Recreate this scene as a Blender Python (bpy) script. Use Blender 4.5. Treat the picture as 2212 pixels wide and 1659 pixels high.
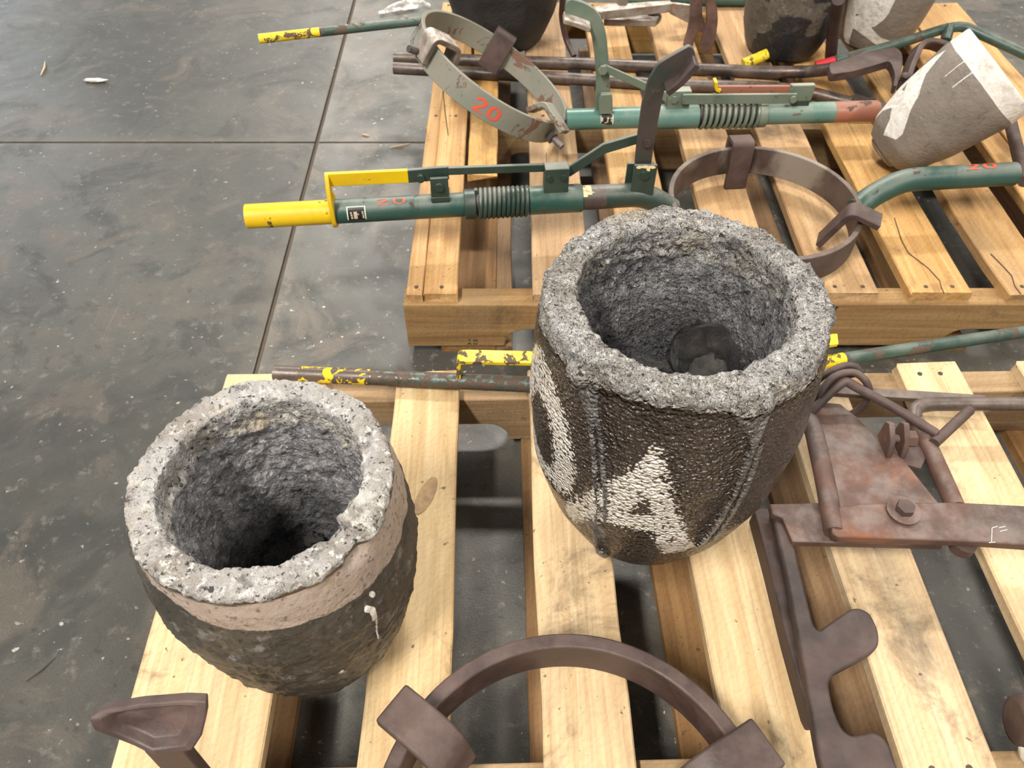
import bpy, bmesh, math, random
import numpy as np
from mathutils import Vector, Matrix
random.seed(7)
S = bpy.context.scene
COL = S.collection
for o in list(bpy.data.objects):
    bpy.data.objects.remove(o)

# ------------------------------------------------------------------ camera
FPX, W0, H0 = 1664.3, 2212.0, 1659.0
CAMP = np.array([0.1570, -0.8455, 0.8964])
PITCH, ROLL, YAW = 0.854554, -0.0045025, -0.0079994
def cam_axes():
    cp, sp = math.cos(PITCH), math.sin(PITCH)
    r = np.array([1, 0, 0.]); f = np.array([0, cp, -sp]); d = np.cross(f, r)
    M = np.array([r, d, f])
    cy, sy = math.cos(YAW), math.sin(YAW)
    M = M @ np.array([[cy, -sy, 0], [sy, cy, 0], [0, 0, 1]]).T
    cr, sr = math.cos(ROLL), math.sin(ROLL)
    return np.array([cr*M[0]+sr*M[1], -sr*M[0]+cr*M[1], M[2]])
RC = cam_axes()
cd = bpy.data.cameras.new('camera'); cam = bpy.data.objects.new('camera', cd); COL.objects.link(cam)
m = Matrix.Identity(4)
for i in range(3):
    m[i][0], m[i][1], m[i][2], m[i][3] = RC[0][i], -RC[1][i], -RC[2][i], CAMP[i]
cam.matrix_world = m
cd.sensor_width = 36; cd.lens = FPX/W0*36; cd.clip_start = 0.02
cd.dof.use_dof = True; cd.dof.focus_distance = 0.74; cd.dof.aperture_fstop = 13.0
S.camera = cam

# ------------------------------------------------------------------ world, lights, exposure
wd = bpy.data.worlds.new('world'); S.world = wd; wd.use_nodes = True
bg = wd.node_tree.nodes['Background']; bg.inputs[0].default_value = (1.0, 0.97, 0.93, 1); bg.inputs[1].default_value = 0.55
def area(name, loc, target, sx, sy, power, col):
    l = bpy.data.lights.new(name, 'AREA'); l.shape = 'RECTANGLE'; l.size = sx; l.size_y = sy; l.energy = power; l.color = col
    o = bpy.data.objects.new(name, l); COL.objects.link(o); o.location = loc
    o.rotation_euler = (Vector(target)-Vector(loc)).to_track_quat('-Z', 'Y').to_euler()
    return o
WARM = (1.0, 0.95, 0.87)
for x, y, sx, sy, pw in ((-1.9, -3.0, 0.45, 2.4, 600), (0.9, 4.2, 2.4, 0.45, 400), (5.4, 2.6, 0.5, 4.8, 250), (-1.7, 8.0, 0.45, 6.0, 420), (3.5, -3.4, 0.45, 2.4, 230)):
    area('ceiling_lamp', (x, y, 5.2), (x, y, 0), sx, sy, pw, WARM)
area('bay_daylight', (-8.8, 9.5, 3.2), (-2, 2, 0), 4.5, 4.0, 300, (0.80, 0.90, 1.0))
S.view_settings.view_transform = 'Standard'; S.view_settings.look = 'None'
S.view_settings.gamma = 1.0; S.view_settings.use_curve_mapping = False
S.view_settings.exposure = 0.06

# ------------------------------------------------------------------ helpers: places
def ray(u, v):
    return np.array([(u-W0/2)/FPX, (v-H0/2)/FPX, 1.0]) @ RC
def at(u, v, z):            # the point at height z seen at photo position u, v
    d = ray(u, v); return CAMP+d*((z-CAMP[2])/d[2])
def aty(u, v, y):           # the same on the upright plane y
    d = ray(u, v); return CAMP+d*((y-CAMP[1])/d[1])
def V(*a): return np.array(a, float)
def unit(a): a = np.asarray(a, float); return a/np.linalg.norm(a)

# ------------------------------------------------------------------ helpers: numpy noise
def _hash(ix, iy, iz, s):
    h = (ix.astype(np.int64)*374761393+iy.astype(np.int64)*668265263+iz.astype(np.int64)*2147483647+s*1274126177) & 0xffffffff
    h = ((h ^ (h >> 13))*1274126177) & 0xffffffff
    h = ((h ^ (h >> 16))*2246822519) & 0xffffffff
    return ((h ^ (h >> 15)) & 0xffffff)/float(0xffffff)
def vnoise(P, s=0):
    i = np.floor(P).astype(np.int64); f = P-i; f = f*f*(3-2*f); o = 0
    for dx in (0, 1):
        for dy in (0, 1):
            for dz in (0, 1):
                w = (f[:, 0] if dx else 1-f[:, 0])*(f[:, 1] if dy else 1-f[:, 1])*(f[:, 2] if dz else 1-f[:, 2])
                o = o+w*_hash(i[:, 0]+dx, i[:, 1]+dy, i[:, 2]+dz, s)
    return o*2-1
def fbm(P, scale, octv=4, s=0, gain=0.55):
    o = 0; a = 1; t = 0
    for k in range(octv):
        o = o+a*vnoise(P*scale*2.03**k+k*17.3, s+k); t += a; a *= gain
    return o/t
def sstep(a, b, x):
    t = np.clip((x-a)/(b-a), 0, 1); return t*t*(3-2*t)

# ------------------------------------------------------------------ helpers: materials
def c(r, g, b):
    f = lambda v: (v/255/12.92) if v/255 <= 0.04045 else ((v/255+0.055)/1.055)**2.4
    return (f(r), f(g), f(b), 1)
class NT:
    def __init__(s, name):
        s.m = bpy.data.materials.new(name); s.m.use_nodes = True; s.t = s.m.node_tree
        s.bsdf = s.t.nodes['Principled BSDF']
        s.tc = s.n('ShaderNodeTexCoord')
        s.oi = s.n('ShaderNodeObjectInfo')
    def n(s, typ, ins=None, **props):
        nd = s.t.nodes.new(typ)
        for k, v in props.items(): setattr(nd, k, v)
        for k, v in (ins or {}).items(): s.put(nd.inputs[k], v)
        return nd
    def put(s, sock, v):
        if isinstance(v, bpy.types.NodeSocket): s.t.links.new(v, sock)
        else:
            try: sock.default_value = v
            except Exception:
                sock.default_value = (v[0], v[1], v[2])
    def co(s, scale=(1, 1, 1), rnd=True):
        mp = s.n('ShaderNodeMapping', {'Vector': s.tc.outputs['Object'], 'Scale': scale})
        if rnd:
            k = s.n('ShaderNodeVectorMath', {0: mp.outputs[0]}, operation='ADD')
            q = s.mth('MULTIPLY', s.oi.outputs['Random'], 57.0)
            cmb = s.n('ShaderNodeCombineXYZ', {0: q, 1: q, 2: q})
            s.put(k.inputs[1], cmb.outputs[0]); return k.outputs[0]
        return mp.outputs[0]
    def noise(s, vec, scale, detail=5, rough=0.55, dist=0.0):
        return s.n('ShaderNodeTexNoise', {'Vector': vec, 'Scale': scale, 'Detail': detail, 'Roughness': rough, 'Distortion': dist}).outputs[0]
    def voro(s, vec, scale, feature='F1'):
        return s.n('ShaderNodeTexVoronoi', {'Vector': vec, 'Scale': scale}, feature=feature).outputs[0]
    def mth(s, op, a, b=None, cl=False):
        ins = {0: a}
        if b is not None: ins[1] = b
        return s.n('ShaderNodeMath', ins, operation=op, use_clamp=cl).outputs[0]
    def rng(s, v, a, b, lo=0.0, hi=1.0):
        return s.n('ShaderNodeMapRange', {'Value': v, 'From Min': a, 'From Max': b, 'To Min': lo, 'To Max': hi}, interpolation_type='SMOOTHSTEP').outputs[0]
    def mix(s, fac, a, b, mode='MIX'):
        nd = s.n('ShaderNodeMix', data_type='RGBA', blend_type=mode)
        s.put(nd.inputs[0], fac); s.put(nd.inputs[6], a); s.put(nd.inputs[7], b)
        return nd.outputs[2]
    def attr(s, name='mask'):
        a = s.n('ShaderNodeAttribute', attribute_name=name)
        sp = s.n('ShaderNodeSeparateColor', {0: a.outputs['Color']})
        return sp.outputs[0], sp.outputs[1], sp.outputs[2], a.outputs['Alpha']
    def bump(s, h, dist, strength=1.0, prev=None):
        b = s.n('ShaderNodeBump', {'Height': h, 'Distance': dist, 'Strength': strength})
        if prev is not None: s.put(b.inputs['Normal'], prev)
        return b.outputs[0]
    def out(s, col, rough=0.6, metal=0.0, normal=None, spec=None):
        s.put(s.bsdf.inputs['Base Color'], col); s.put(s.bsdf.inputs['Roughness'], rough); s.put(s.bsdf.inputs['Metallic'], metal)
        if normal is not None: s.put(s.bsdf.inputs['Normal'], normal)
        if spec is not None: s.put(s.bsdf.inputs['Specular IOR Level'], spec)
        return s.m

def wood(name, pale, mid, dark, axis='Y', dirt=0.35, tint=0.25, saw=0.25):
    k = NT(name)
    st = {'Y': (60, 2.2, 60), 'X': (2.2, 60, 60)}[axis]
    st2 = {'Y': (14, 0.9, 14), 'X': (0.9, 14, 14)}[axis]
    g = k.noise(k.co(st), 1.0, 6, 0.6, 0.6)
    g2 = k.noise(k.co(st2), 1.0, 4, 0.5, 1.2)
    col = k.mix(k.rng(g, 0.3, 0.72), mid, pale)
    rings = k.mth('ABSOLUTE', k.mth('SINE', k.mth('MULTIPLY', g2, 42.0)))
    col = k.mix(k.mth('MULTIPLY', k.rng(rings, 0.72, 1.0), 0.16), col, dark)
    col = k.mix(k.mth('MULTIPLY', k.rng(k.noise(k.co((6, 6, 6)), 1.0, 5, 0.6), 0.52, 0.72), 0.35), col, mid)
    gl = k.noise(k.co({'Y': (150, 4.0, 150), 'X': (4.0, 150, 150)}[axis]), 1.0, 3, 0.6, 0.3)
    col = k.mix(k.mth('MULTIPLY', k.rng(gl, 0.54, 0.70), 0.30), col, dark)
    sm = k.noise(k.co((5, 3, 5)), 1.0, 6, 0.66, 0.8)
    col = k.mix(k.mth('MULTIPLY', k.rng(sm, 0.54, 0.72), dirt*0.8), col, c(128, 112, 92))
    # knots
    kn = k.voro(k.co({'Y': (9, 3.2, 6), 'X': (3.2, 9, 6)}[axis]), 1.0)
    knm = k.rng(kn, 0.17, 0.05)
    col = k.mix(k.mth('MULTIPLY', knm, 0.75), col, dark)
    # dirt, scuffs
    d = k.noise(k.co((9, 9, 9)), 1.0, 7, 0.68, 0.5)
    col = k.mix(k.mth('MULTIPLY', k.rng(d, 0.55, 0.72), dirt*1.1), col, c(70, 60, 52))
    sp = k.noise(k.co((120, 120, 120)), 1.0, 2, 0.5)
    col = k.mix(k.mth('MULTIPLY', k.rng(sp, 0.69, 0.76), dirt*1.2), col, c(58, 50, 42))
    # diagonal saw marks
    mp = k.n('ShaderNodeMapping', {'Vector': k.co((1, 1, 1)), 'Rotation': (0, 0, 0.75)})
    wv = k.n('ShaderNodeTexWave', {'Vector': mp.outputs[0], 'Scale': 38.0, 'Distortion': 9.0, 'Detail': 3.0, 'Detail Scale': 2.5})
    col = k.mix(k.mth('MULTIPLY', k.rng(wv.outputs['Fac'], 0.55, 1.0), saw*0.5*1.0), col, dark)
    # each board a little different
    t = k.mth('SUBTRACT', k.oi.outputs['Random'], 0.5)
    hs = k.n('ShaderNodeHueSaturation', {'Color': col, 'Value': k.mth('ADD', k.mth('MULTIPLY', t, tint), 1.0), 'Saturation': k.mth('ADD', k.mth('MULTIPLY', t, 0.25), 1.0)})
    h = k.mth('ADD', g, k.mth('MULTIPLY', wv.outputs['Fac'], 0.2))
    return k.out(hs.outputs[0], 0.72, 0, k.bump(h, 0.0012, 0.5), 0.3)

W_FRONT = wood('pale_wood', c(220, 197, 158), c(199, 169, 128), c(146, 113, 78), 'Y', 0.6, 0.2)
W_BACK = wood('tan_wood', c(200, 164, 116), c(174, 134, 88), c(116, 82, 50), 'Y', 0.5, 0.22)
W_STRF = wood('stringer_wood_pale', c(170, 142, 104), c(144, 114, 78), c(100, 74, 50), 'X', 0.45, 0.1)
W_STRB = wood('stringer_wood_tan', c(164, 134, 92), c(138, 106, 68), c(90, 64, 42), 'X', 0.55, 0.1)
W_BOT = wood('bottom_wood', c(150, 120, 86), c(122, 92, 64), c(82, 58, 40), 'Y', 0.5, 0.3)

def rusty(name, base, dark, orange, oamt=0.35, dust=0.3, rough=0.62, bump=0.0012, scale=1.0, metal=0.0, dustcol=(150, 138, 130)):
    k = NT(name)
    v = k.co((1, 1, 1))
    n1 = k.noise(v, 22*scale, 6, 0.62, 0.3); n2 = k.noise(v, 9*scale, 5, 0.6, 0.6); n3 = k.noise(v, 240*scale, 3, 0.6)
    col = k.mix(k.rng(n1, 0.35, 0.68), dark, base)
    col = k.mix(k.mth('MULTIPLY', k.rng(n2, 0.55, 0.68), oamt), col, orange)
    gm = k.n('ShaderNodeNewGeometry'); nz = k.n('ShaderNodeSeparateXYZ', {0: gm.outputs['Normal']}).outputs[2]
    dm = k.mth('MULTIPLY', k.mth('MULTIPLY', k.rng(nz, 0.2, 0.95), dust), k.rng(k.noise(v, 34, 5, 0.65), 0.35, 0.7))
    col = k.mix(dm, col, c(*dustcol))
    col = k.mix(k.mth('MULTIPLY', k.rng(n3, 0.6, 0.75), 0.25), col, dark)
    h = k.mth('ADD', n1, k.mth('MULTIPLY', n3, 0.35))
    return k.out(col, k.rng(n1, 0.3, 0.8, rough-0.12, rough+0.12), metal, k.bump(h, bump, 0.7))
RUST = rusty('brown_rust', c(84, 66, 61), c(62, 48, 45), c(108, 66, 46), 0.22, 0.26, dustcol=(128, 112, 104))
RINGRUST = rusty('grey_brown_ring_rust', c(96, 80, 72), c(66, 52, 48), c(140, 130, 118), 0.9, 0.4, scale=0.6, dustcol=(134, 122, 112))
RUSTDK = rusty('dark_brown_rust', c(72, 56, 52), c(50, 40, 38), c(96, 60, 44), 0.2, 0.22, dustcol=(112, 98, 92))
RUSTOR = rusty('orange_rust', c(98, 70, 58), c(70, 53, 47), c(138, 78, 40), 0.6, 0.3, scale=0.8, dustcol=(158, 150, 146))
PIPE = rusty('worn_steel_pipe', c(96, 82, 74), c(60, 50, 46), c(128, 86, 64), 0.35, 0.4, 0.45, metal=0.15)
CLAW = rusty('dusty_claw_rust', c(112, 86, 76), c(80, 60, 54), c(134, 88, 66), 0.3, 0.5, dustcol=(170, 156, 146))
WHITERUST = rusty('plaster_splashed_rust', c(150, 138, 126), c(104, 90, 80), c(160, 106, 64), 0.35, 0.9, dustcol=(225, 216, 205))
BOLT = rusty('bolt_steel', c(106, 100, 98), c(66, 60, 60), c(120, 88, 66), 0.25, 0.3, 0.5, metal=0.3)
NAILM = rusty('nail_steel', c(86, 66, 54), c(50, 40, 36), c(120, 70, 46), 0.4, 0.0)

def painted(name, base, worn, chip, camt=0.3, dust=0.4, dustcol=(150, 148, 138), rough=0.42, scale=1.0, chipsize=26):
    k = NT(name); v = k.co((1, 1, 1))
    n1 = k.noise(v, 12*scale, 5, 0.6, 0.4); n2 = k.noise(v, chipsize, 7, 0.68, 0.5); n3 = k.noise(v, 160, 3, 0.6)
    col = k.mix(k.rng(n1, 0.35, 0.7), base, worn)
    gm = k.n('ShaderNodeNewGeometry'); nz = k.n('ShaderNodeSeparateXYZ', {0: gm.outputs['Normal']}).outputs[2]
    dm = k.mth('MULTIPLY', k.mth('MULTIPLY', k.rng(nz, 0.3, 0.98), dust), k.rng(n1, 0.3, 0.65))
    col = k.mix(dm, col, c(*dustcol))
    cm = k.rng(k.mth('ADD', n2, k.mth('MULTIPLY', n3, 0.12)), 0.735-camt*0.2, 0.755-camt*0.2)
    col = k.mix(cm, col, chip)
    r = k.mth('ADD', k.mth('MULTIPLY', cm, 0.3), k.rng(n1, 0.3, 0.7, rough-0.08, rough+0.12))
    return k.out(col, r, 0, k.bump(k.mth('SUBTRACT', n3, k.mth('MULTIPLY', cm, 2.0)), 0.0005, 0.6))
GREEN = painted('dark_green_paint', c(30, 68, 60), c(44, 76, 67), c(70, 58, 50), 0.25, 0.45)
GREENDK = painted('dull_green_paint', c(38, 56, 49), c(54, 68, 60), c(70, 58, 50), 0.25, 0.5)  # duller green of the shank levers, springs and fittings
GREENPALE = painted('dusty_pale_green_paint', c(92, 108, 94), c(112, 122, 108), c(104, 82, 68), 0.3, 0.55, (176, 172, 158))
GREENTUBE = painted('sea_green_paint', c(78, 116, 106), c(100, 124, 114), c(104, 82, 68), 0.3, 0.4, (168, 172, 158))
GREENROD = painted('worn_green_paint', c(44, 68, 60), c(70, 92, 82), c(88, 72, 60), 0.5, 0.35)
GREENWORN = painted('mostly_rusted_green_paint', c(62, 66, 58), c(66, 92, 84), c(88, 70, 58), 1.0, 0.2, rough=0.34, chipsize=95)
RINGGREY = painted('grey_green_ring_paint', c(134, 130, 118), c(116, 122, 110), c(112, 84, 70), 0.5, 0.4, (180, 170, 156), chipsize=18)
YELLOW = painted('yellow_paint', c(222, 188, 16), c(206, 168, 14), c(78, 64, 34), 0.35, 0.0)
YELLOWWORN = painted('chipped_yellow_paint', c(232, 204, 40), c(220, 186, 30), c(88, 72, 56), 0.72, 0.0, chipsize=52)
YELLOWRUST = painted('last_yellow_paint_on_rust', c(86, 72, 60), c(74, 62, 54), c(226, 190, 28), 0.72, 0.0, chipsize=62)
ORANGEP = painted('faded_orange_paint', c(156, 98, 78), c(136, 100, 84), c(86, 66, 54), 0.4, 0.3)
REDP = painted('red_paint', c(206, 28, 44), c(190, 26, 40), c(90, 60, 50), 0.1, 0.1)
DKBAND = painted('bare_dark_band', c(62, 52, 50), c(76, 64, 60), c(50, 42, 40), 0.3, 0.3)
ARMDK = painted('blackened_green_arm_paint', c(52, 58, 54), c(70, 60, 56), c(90, 74, 66), 0.2, 0.3)

def plain(name, col, rough=0.6, var=0.15):
    k = NT(name); n = k.noise(k.co((1, 1, 1)), 60, 5, 0.6)
    return k.out(k.mix(k.mth('MULTIPLY', k.rng(n, 0.35, 0.7), var), col, c(90, 82, 74)), rough, 0, k.bump(n, 0.0005, 0.4))
REDMARK = plain('red_marker_paint', c(222, 84, 58), 0.5, 0.1)
WHITEMARK = plain('white_chalk', c(226, 222, 214), 0.8)
BLACKPL = plain('black_plate', c(22, 22, 24), 0.35, 0.1)
LABELW = plain('label_pale_print', c(190, 172, 146), 0.5, 0.2)
LABELB = plain('label_border', c(224, 224, 214), 0.4, 0.1)
CREAM = plain('cream_paint', c(232, 212, 164), 0.6, 0.1)
STAMPG = plain('green_stamp_ink', c(66, 72, 42), 0.8)
STAMPK = plain('black_stamp_ink', c(40, 34, 28), 0.8)
def film():
    k = NT('cloudy_plastic_film'); n = k.noise(k.co((1, 1, 1)), 26, 5, 0.65)
    k.put(k.bsdf.inputs['Alpha'], k.rng(n, 0.34, 0.62, 0.0, 0.85))
    return k.out(c(214, 212, 204), 0.3, 0, k.bump(n, 0.004, 0.8))
FILM = film()
PLASTIC = plain('white_scrap', c(206, 203, 194), 0.45, 0.1)
SPLINTER = plain('splinter_wood', c(206, 178, 140), 0.7, 0.2)
TWIG = plain('dark_twig', c(70, 64, 56), 0.8, 0.2)
JOINT = plain('joint_filler', c(80, 69, 58), 0.9, 0.5)

def concrete(name, dark):
    k = NT(name); v = k.co((1, 1, 1), rnd=False)
    n1 = k.noise(v, 1.6, 6, 0.6, 0.6); n2 = k.noise(v, 7, 7, 0.66, 0.8); n3 = k.noise(v, 38, 6, 0.7, 0.2); n4 = k.noise(v, 420, 3, 0.6)
    col = k.mix(k.rng(n1, 0.36, 0.64), c(62, 61, 57), c(94, 92, 86))
    col = k.mix(k.mth('MULTIPLY', k.rng(n2, 0.5, 0.64), 0.7), col, c(46, 48, 45))
    col = k.mix(k.mth('MULTIPLY', k.rng(k.noise(v, 5.0, 6, 0.65, 1.0), 0.52, 0.62), 0.6), col, c(108, 98, 88))
    col = k.mix(k.mth('MULTIPLY', k.rng(n3, 0.55, 0.70), 0.6), col, c(136, 131, 122))
    col = k.mix(k.mth('MULTIPLY', k.rng(n3, 0.42, 0.3), 0.6), col, c(44, 44, 41))
    # scratches: thin stretched noise
    for rz, sc in ((0.6, (300, 5, 1)), (-0.9, (240, 4, 1)), (1.3, (330, 3.5, 1))):
        mp = k.n('ShaderNodeMapping', {'Vector': v, 'Rotation': (0, 0, rz), 'Scale': sc})
        sn = k.noise(mp.outputs[0], 1.0, 1, 0.4)
        gate = k.rng(k.noise(v, 3.0+rz, 3, 0.5), 0.5, 0.66)
        col = k.mix(k.mth('MULTIPLY', k.mth('MULTIPLY', k.rng(sn, 0.735, 0.80), gate), 0.5), col, c(150, 146, 138))
    # white flecks
    fl = k.noise(v, 95, 2, 0.5)
    g2 = k.rng(k.noise(v, 14, 3, 0.5), 0.45, 0.62)
    col = k.mix(k.mth('MULTIPLY', k.rng(fl, 0.665, 0.73), g2), col, c(186, 182, 172))
    # dusty pale strip along the saw cuts
    pos = k.n('ShaderNodeNewGeometry'); xyz = k.n('ShaderNodeSeparateXYZ', {0: pos.outputs['Position']})
    dx = k.mth('ABSOLUTE', k.mth('ADD', xyz.outputs[0], 0.2475)); dy = k.mth('ABSOLUTE', k.mth('SUBTRACT', xyz.outputs[1], 0.6145))
    ed = k.mth('MINIMUM', dx, dy)
    em = k.mth('MULTIPLY', k.rng(k.mth('ADD', ed, k.mth('MULTIPLY', k.noise(v, 24, 4, 0.6), 0.05)), 0.062, 0.02), 0.45)
    col = k.mix(em, col, c(120, 113, 102))
    sp = k.rng(n4, 0.42, 0.7)
    col = k.mix(k.mth('MULTIPLY', sp, 0.4), col, c(48, 48, 46))
    col = k.mix(dark, col, c(34, 34, 30))
    rough = k.mth('ADD', k.rng(n2, 0.3, 0.7, 0.32, 0.46), k.mth('MULTIPLY', n3, 0.12))
    return k.out(col, rough, 0, k.bump(k.mth('ADD', n3, k.mth('MULTIPLY', n4, 0.4)), 0.0007, 0.5), 0.5)
CONC = concrete('stained_concrete', 0.38)
CONC_LIGHT = concrete('paler_concrete', 0.0)

def crucible_mat(name, base, base2, pebble, ash=True, rough=0.4, glint=0.0, band=None, inner=(c(160, 158, 160), c(110, 109, 112), c(220, 218, 218))):
    k = NT(name); v = k.co((1, 1, 1), rnd=False)
    R, G, B, A = k.attr()
    n1 = k.noise(v, 16, 5, 0.6, 0.5); fine = k.noise(v, 420, 3, 0.6); mid = k.noise(v, 75, 6, 0.68, 0.3); hi = k.noise(v, 190, 4, 0.65, 0.2)
    if glint:
        sv = k.n('ShaderNodeMapping', {'Vector': v, 'Scale': (1, 1, 1.2)}).outputs[0]
        wv = k.n('ShaderNodeTexNoise', {'Vector': v, 'Scale': 150.0, 'Detail': 2.0}).outputs[1]
        wp = k.n('ShaderNodeVectorMath', {0: wv, 1: (0.006, 0.006, 0.006), 2: sv}, operation='MULTIPLY_ADD').outputs[0]
        vv = k.n('ShaderNodeTexVoronoi', {'Vector': wp, 'Scale': float(pebble)}, feature='SMOOTH_F1')
        vv.inputs['Smoothness'].default_value = 0.35
        peb = k.mth('ADD', k.mth('SUBTRACT', 0.95, vv.outputs[0]), k.mth('MULTIPLY', k.mth('SUBTRACT', hi, 0.5), 0.35))
    else:
        peb = k.noise(v, pebble, 3, 0.55, 0.2)
    col = k.mix(k.rng(n1, 0.35, 0.68), base, base2)
    col = k.mix(k.mth('MULTIPLY', k.rng(mid, 0.52, 0.7), 0.35), col, base2)
    col = k.mix(k.mth('MULTIPLY', k.rng(mid, 0.42, 0.3), 0.35), col, c(40, 36, 34))
    if band:
        bm = k.rng(k.mth('ADD', B, k.mth('MULTIPLY', k.mth('SUBTRACT', mid, 0.5), 0.5)), 0.44, 0.56)
        bc = k.mix(k.rng(n1, 0.4, 0.65), band[0], band[1])
        bc = k.mix(k.mth('MULTIPLY', k.rng(mid, 0.52, 0.75), 0.6), bc, band[2])
        col = k.mix(bm, col, bc)
        col = k.mix(k.mth('MULTIPLY', k.rng(k.noise(v, 44, 6, 0.72), 0.55, 0.66), k.mth('SUBTRACT', 0.6, k.mth('MULTIPLY', bm, 0.45))), col, c(128, 124, 118))
        col = k.mix(k.mth('MULTIPLY', k.rng(hi, 0.44, 0.34), 0.6), col, c(36, 33, 31))
    else:
        bm = k.rng(k.mth('ADD', B, k.mth('MULTIPLY', k.mth('SUBTRACT', mid, 0.5), 0.5)), 0.42, 0.58)
        col = k.mix(k.mth('MULTIPLY', bm, 0.8), col, k.mix(k.rng(mid, 0.4, 0.7), c(78, 77, 78), c(136, 135, 134)))
    # brushed paint: the hollows between the pebbles stay bare
    pm = k.rng(k.mth('ADD', G, k.mth('MULTIPLY', k.mth('SUBTRACT', peb, 0.50 if glint else 0.5), glint)), 0.44, 0.56)
    pm = k.mth('MULTIPLY', pm, k.rng(G, 0.2, 0.4))
    col = k.mix(pm, col, k.mix(k.rng(mid, 0.35, 0.75), c(226, 222, 214), c(186, 178, 170)))
    # inside skin
    ic = k.mix(k.rng(mid, 0.36, 0.64), inner[1], inner[0])
    ic = k.mix(k.mth('MULTIPLY', k.rng(hi, 0.54, 0.70), 0.8), ic, inner[2])
    ic = k.mix(k.mth('MULTIPLY', k.rng(k.noise(v, 58, 6, 0.72), 0.46, 0.34), 0.75), ic, c(44, 43, 46))
    ic = k.mix(k.mth('MULTIPLY', k.rng(hi, 0.40, 0.32), 0.75), ic, c(30, 30, 31))
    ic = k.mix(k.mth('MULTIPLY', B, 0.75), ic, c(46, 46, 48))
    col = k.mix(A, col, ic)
    # ash crust
    am = k.rng(k.mth('ADD', R, k.mth('MULTIPLY', k.mth('SUBTRACT', mid, 0.5), 0.6)), 0.42, 0.58)
    ac = k.mix(k.rng(n1, 0.35, 0.66), c(150, 143, 134), c(182, 178, 176))
    ac = k.mix(k.mth('MULTIPLY', k.rng(k.noise(v, 40, 7, 0.74, 0.4), 0.50, 0.64), 0.7), ac, c(222, 219, 213))
    ac = k.mix(k.mth('MULTIPLY', k.rng(k.noise(v, 120, 5, 0.7, 0.3), 0.56, 0.66), 0.75), ac, c(246, 243, 236))
    ac = k.mix(k.mth('MULTIPLY', k.rng(k.noise(v, 46, 6, 0.72), 0.47, 0.36), 0.65), ac, c(88, 84, 84))
    ac = k.mix(k.mth('MULTIPLY', k.rng(hi, 0.42, 0.36), 0.9), ac, c(30, 29, 29))
    ac = k.mix(k.mth('MULTIPLY', k.rng(k.noise(v, 15, 5, 0.65), 0.56, 0.68), 0.5), ac, c(188, 170, 134))
    if ash: col = k.mix(am, col, ac)
    rr = k.mth('ADD', rough, k.mth('MULTIPLY', k.mth('MAXIMUM', am, A), 0.25 if ash else 0.1))
    h = k.mth('ADD', k.mth('MULTIPLY', peb, 1.0), k.mth('MULTIPLY', fine, 0.2))
    nb = k.bump(h, 0.0055 if glint else 0.0014, 1.0)
    nb = k.bump(k.mth('MULTIPLY', k.mth('ADD', mid, k.mth('MULTIPLY', hi, 0.7)), k.mth('MAXIMUM', R, A)), 0.009, 1.0, nb)
    return k.out(col, rr, 0, nb, 0.6 if glint else 0.4)
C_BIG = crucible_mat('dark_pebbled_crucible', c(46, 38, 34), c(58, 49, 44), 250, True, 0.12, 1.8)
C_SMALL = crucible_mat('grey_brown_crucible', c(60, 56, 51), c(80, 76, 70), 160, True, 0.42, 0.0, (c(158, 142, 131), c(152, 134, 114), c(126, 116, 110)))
C_BLACK = crucible_mat('charcoal_crucible', c(40, 39, 39), c(54, 53, 52), 180, False, 0.6)
C_SCALE = crucible_mat('scaled_crucible', c(84, 78, 70), c(108, 98, 88), 150, False, 0.5, 0.0, (c(38, 37, 38), c(48, 46, 46), c(66, 62, 58)))
C_GREY = crucible_mat('grey_crucible', c(116, 107, 98), c(130, 120, 110), 150, False, 0.5, 0.0)
SLAG = rusty('glassy_slag', c(40, 40, 42), c(20, 20, 22), c(120, 120, 120), 0.35, 0.15, 0.16, 0.010, 4.0)
SLAGG = rusty('grey_slag', c(74, 73, 70), c(48, 48, 48), c(96, 92, 86), 0.3, 0.15, 0.45, 0.008, 4.0)

# ------------------------------------------------------------------ helpers: objects
def mk(name, verts, faces, mat, parent=None, local=False, smooth=True, bevel=0.0, org=None, ang=0.6):
    verts = np.asarray(verts, float)
    pl = np.array(parent['_o']) if (parent is not None and not local) else np.zeros(3)
    o0 = (verts.min(0)+verts.max(0))/2 if org is None else np.asarray(org, float)
    me = bpy.data.meshes.new(name)
    me.from_pydata([tuple(v) for v in verts-o0], [], [tuple(int(i) for i in f) for f in faces])
    bm = bmesh.new(); bm.from_mesh(me); bmesh.ops.recalc_face_normals(bm, faces=bm.faces); bm.to_mesh(me); bm.free()
    me.materials.append(mat)
    if smooth:
        me.polygons.foreach_set('use_smooth', [True]*len(me.polygons)); me.set_sharp_from_angle(angle=ang)
    o = bpy.data.objects.new(name, me); COL.objects.link(o)
    o.parent = parent; o.location = o0-pl
    o['_o'] = list(o0)
    if bevel:
        b = o.modifiers.new('bevel', 'BEVEL'); b.width = bevel; b.segments = 2; b.limit_method = 'ANGLE'; b.angle_limit = 0.6
    return o
def thing(name, label, cat, loc, group=None, rotz=0.0):
    o = bpy.data.objects.new(name, None); COL.objects.link(o); o.location = loc; o.rotation_euler = (0, 0, rotz); o.empty_display_size = 0.05
    o['_o'] = [float(x) for x in loc]
    o['label'] = label; o['category'] = cat
    if group: o['group'] = group
    return o
def tag(o, label, cat, group=None):
    o['label'] = label; o['category'] = cat
    if group: o['group'] = group
    return o
def join(parts):
    vs, fs, k = [], [], 0
    for v, f in parts:
        vs += [tuple(x) for x in v]; fs += [tuple(i+k for i in q) for q in f]; k += len(v)
    return np.array(vs), fs
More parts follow.
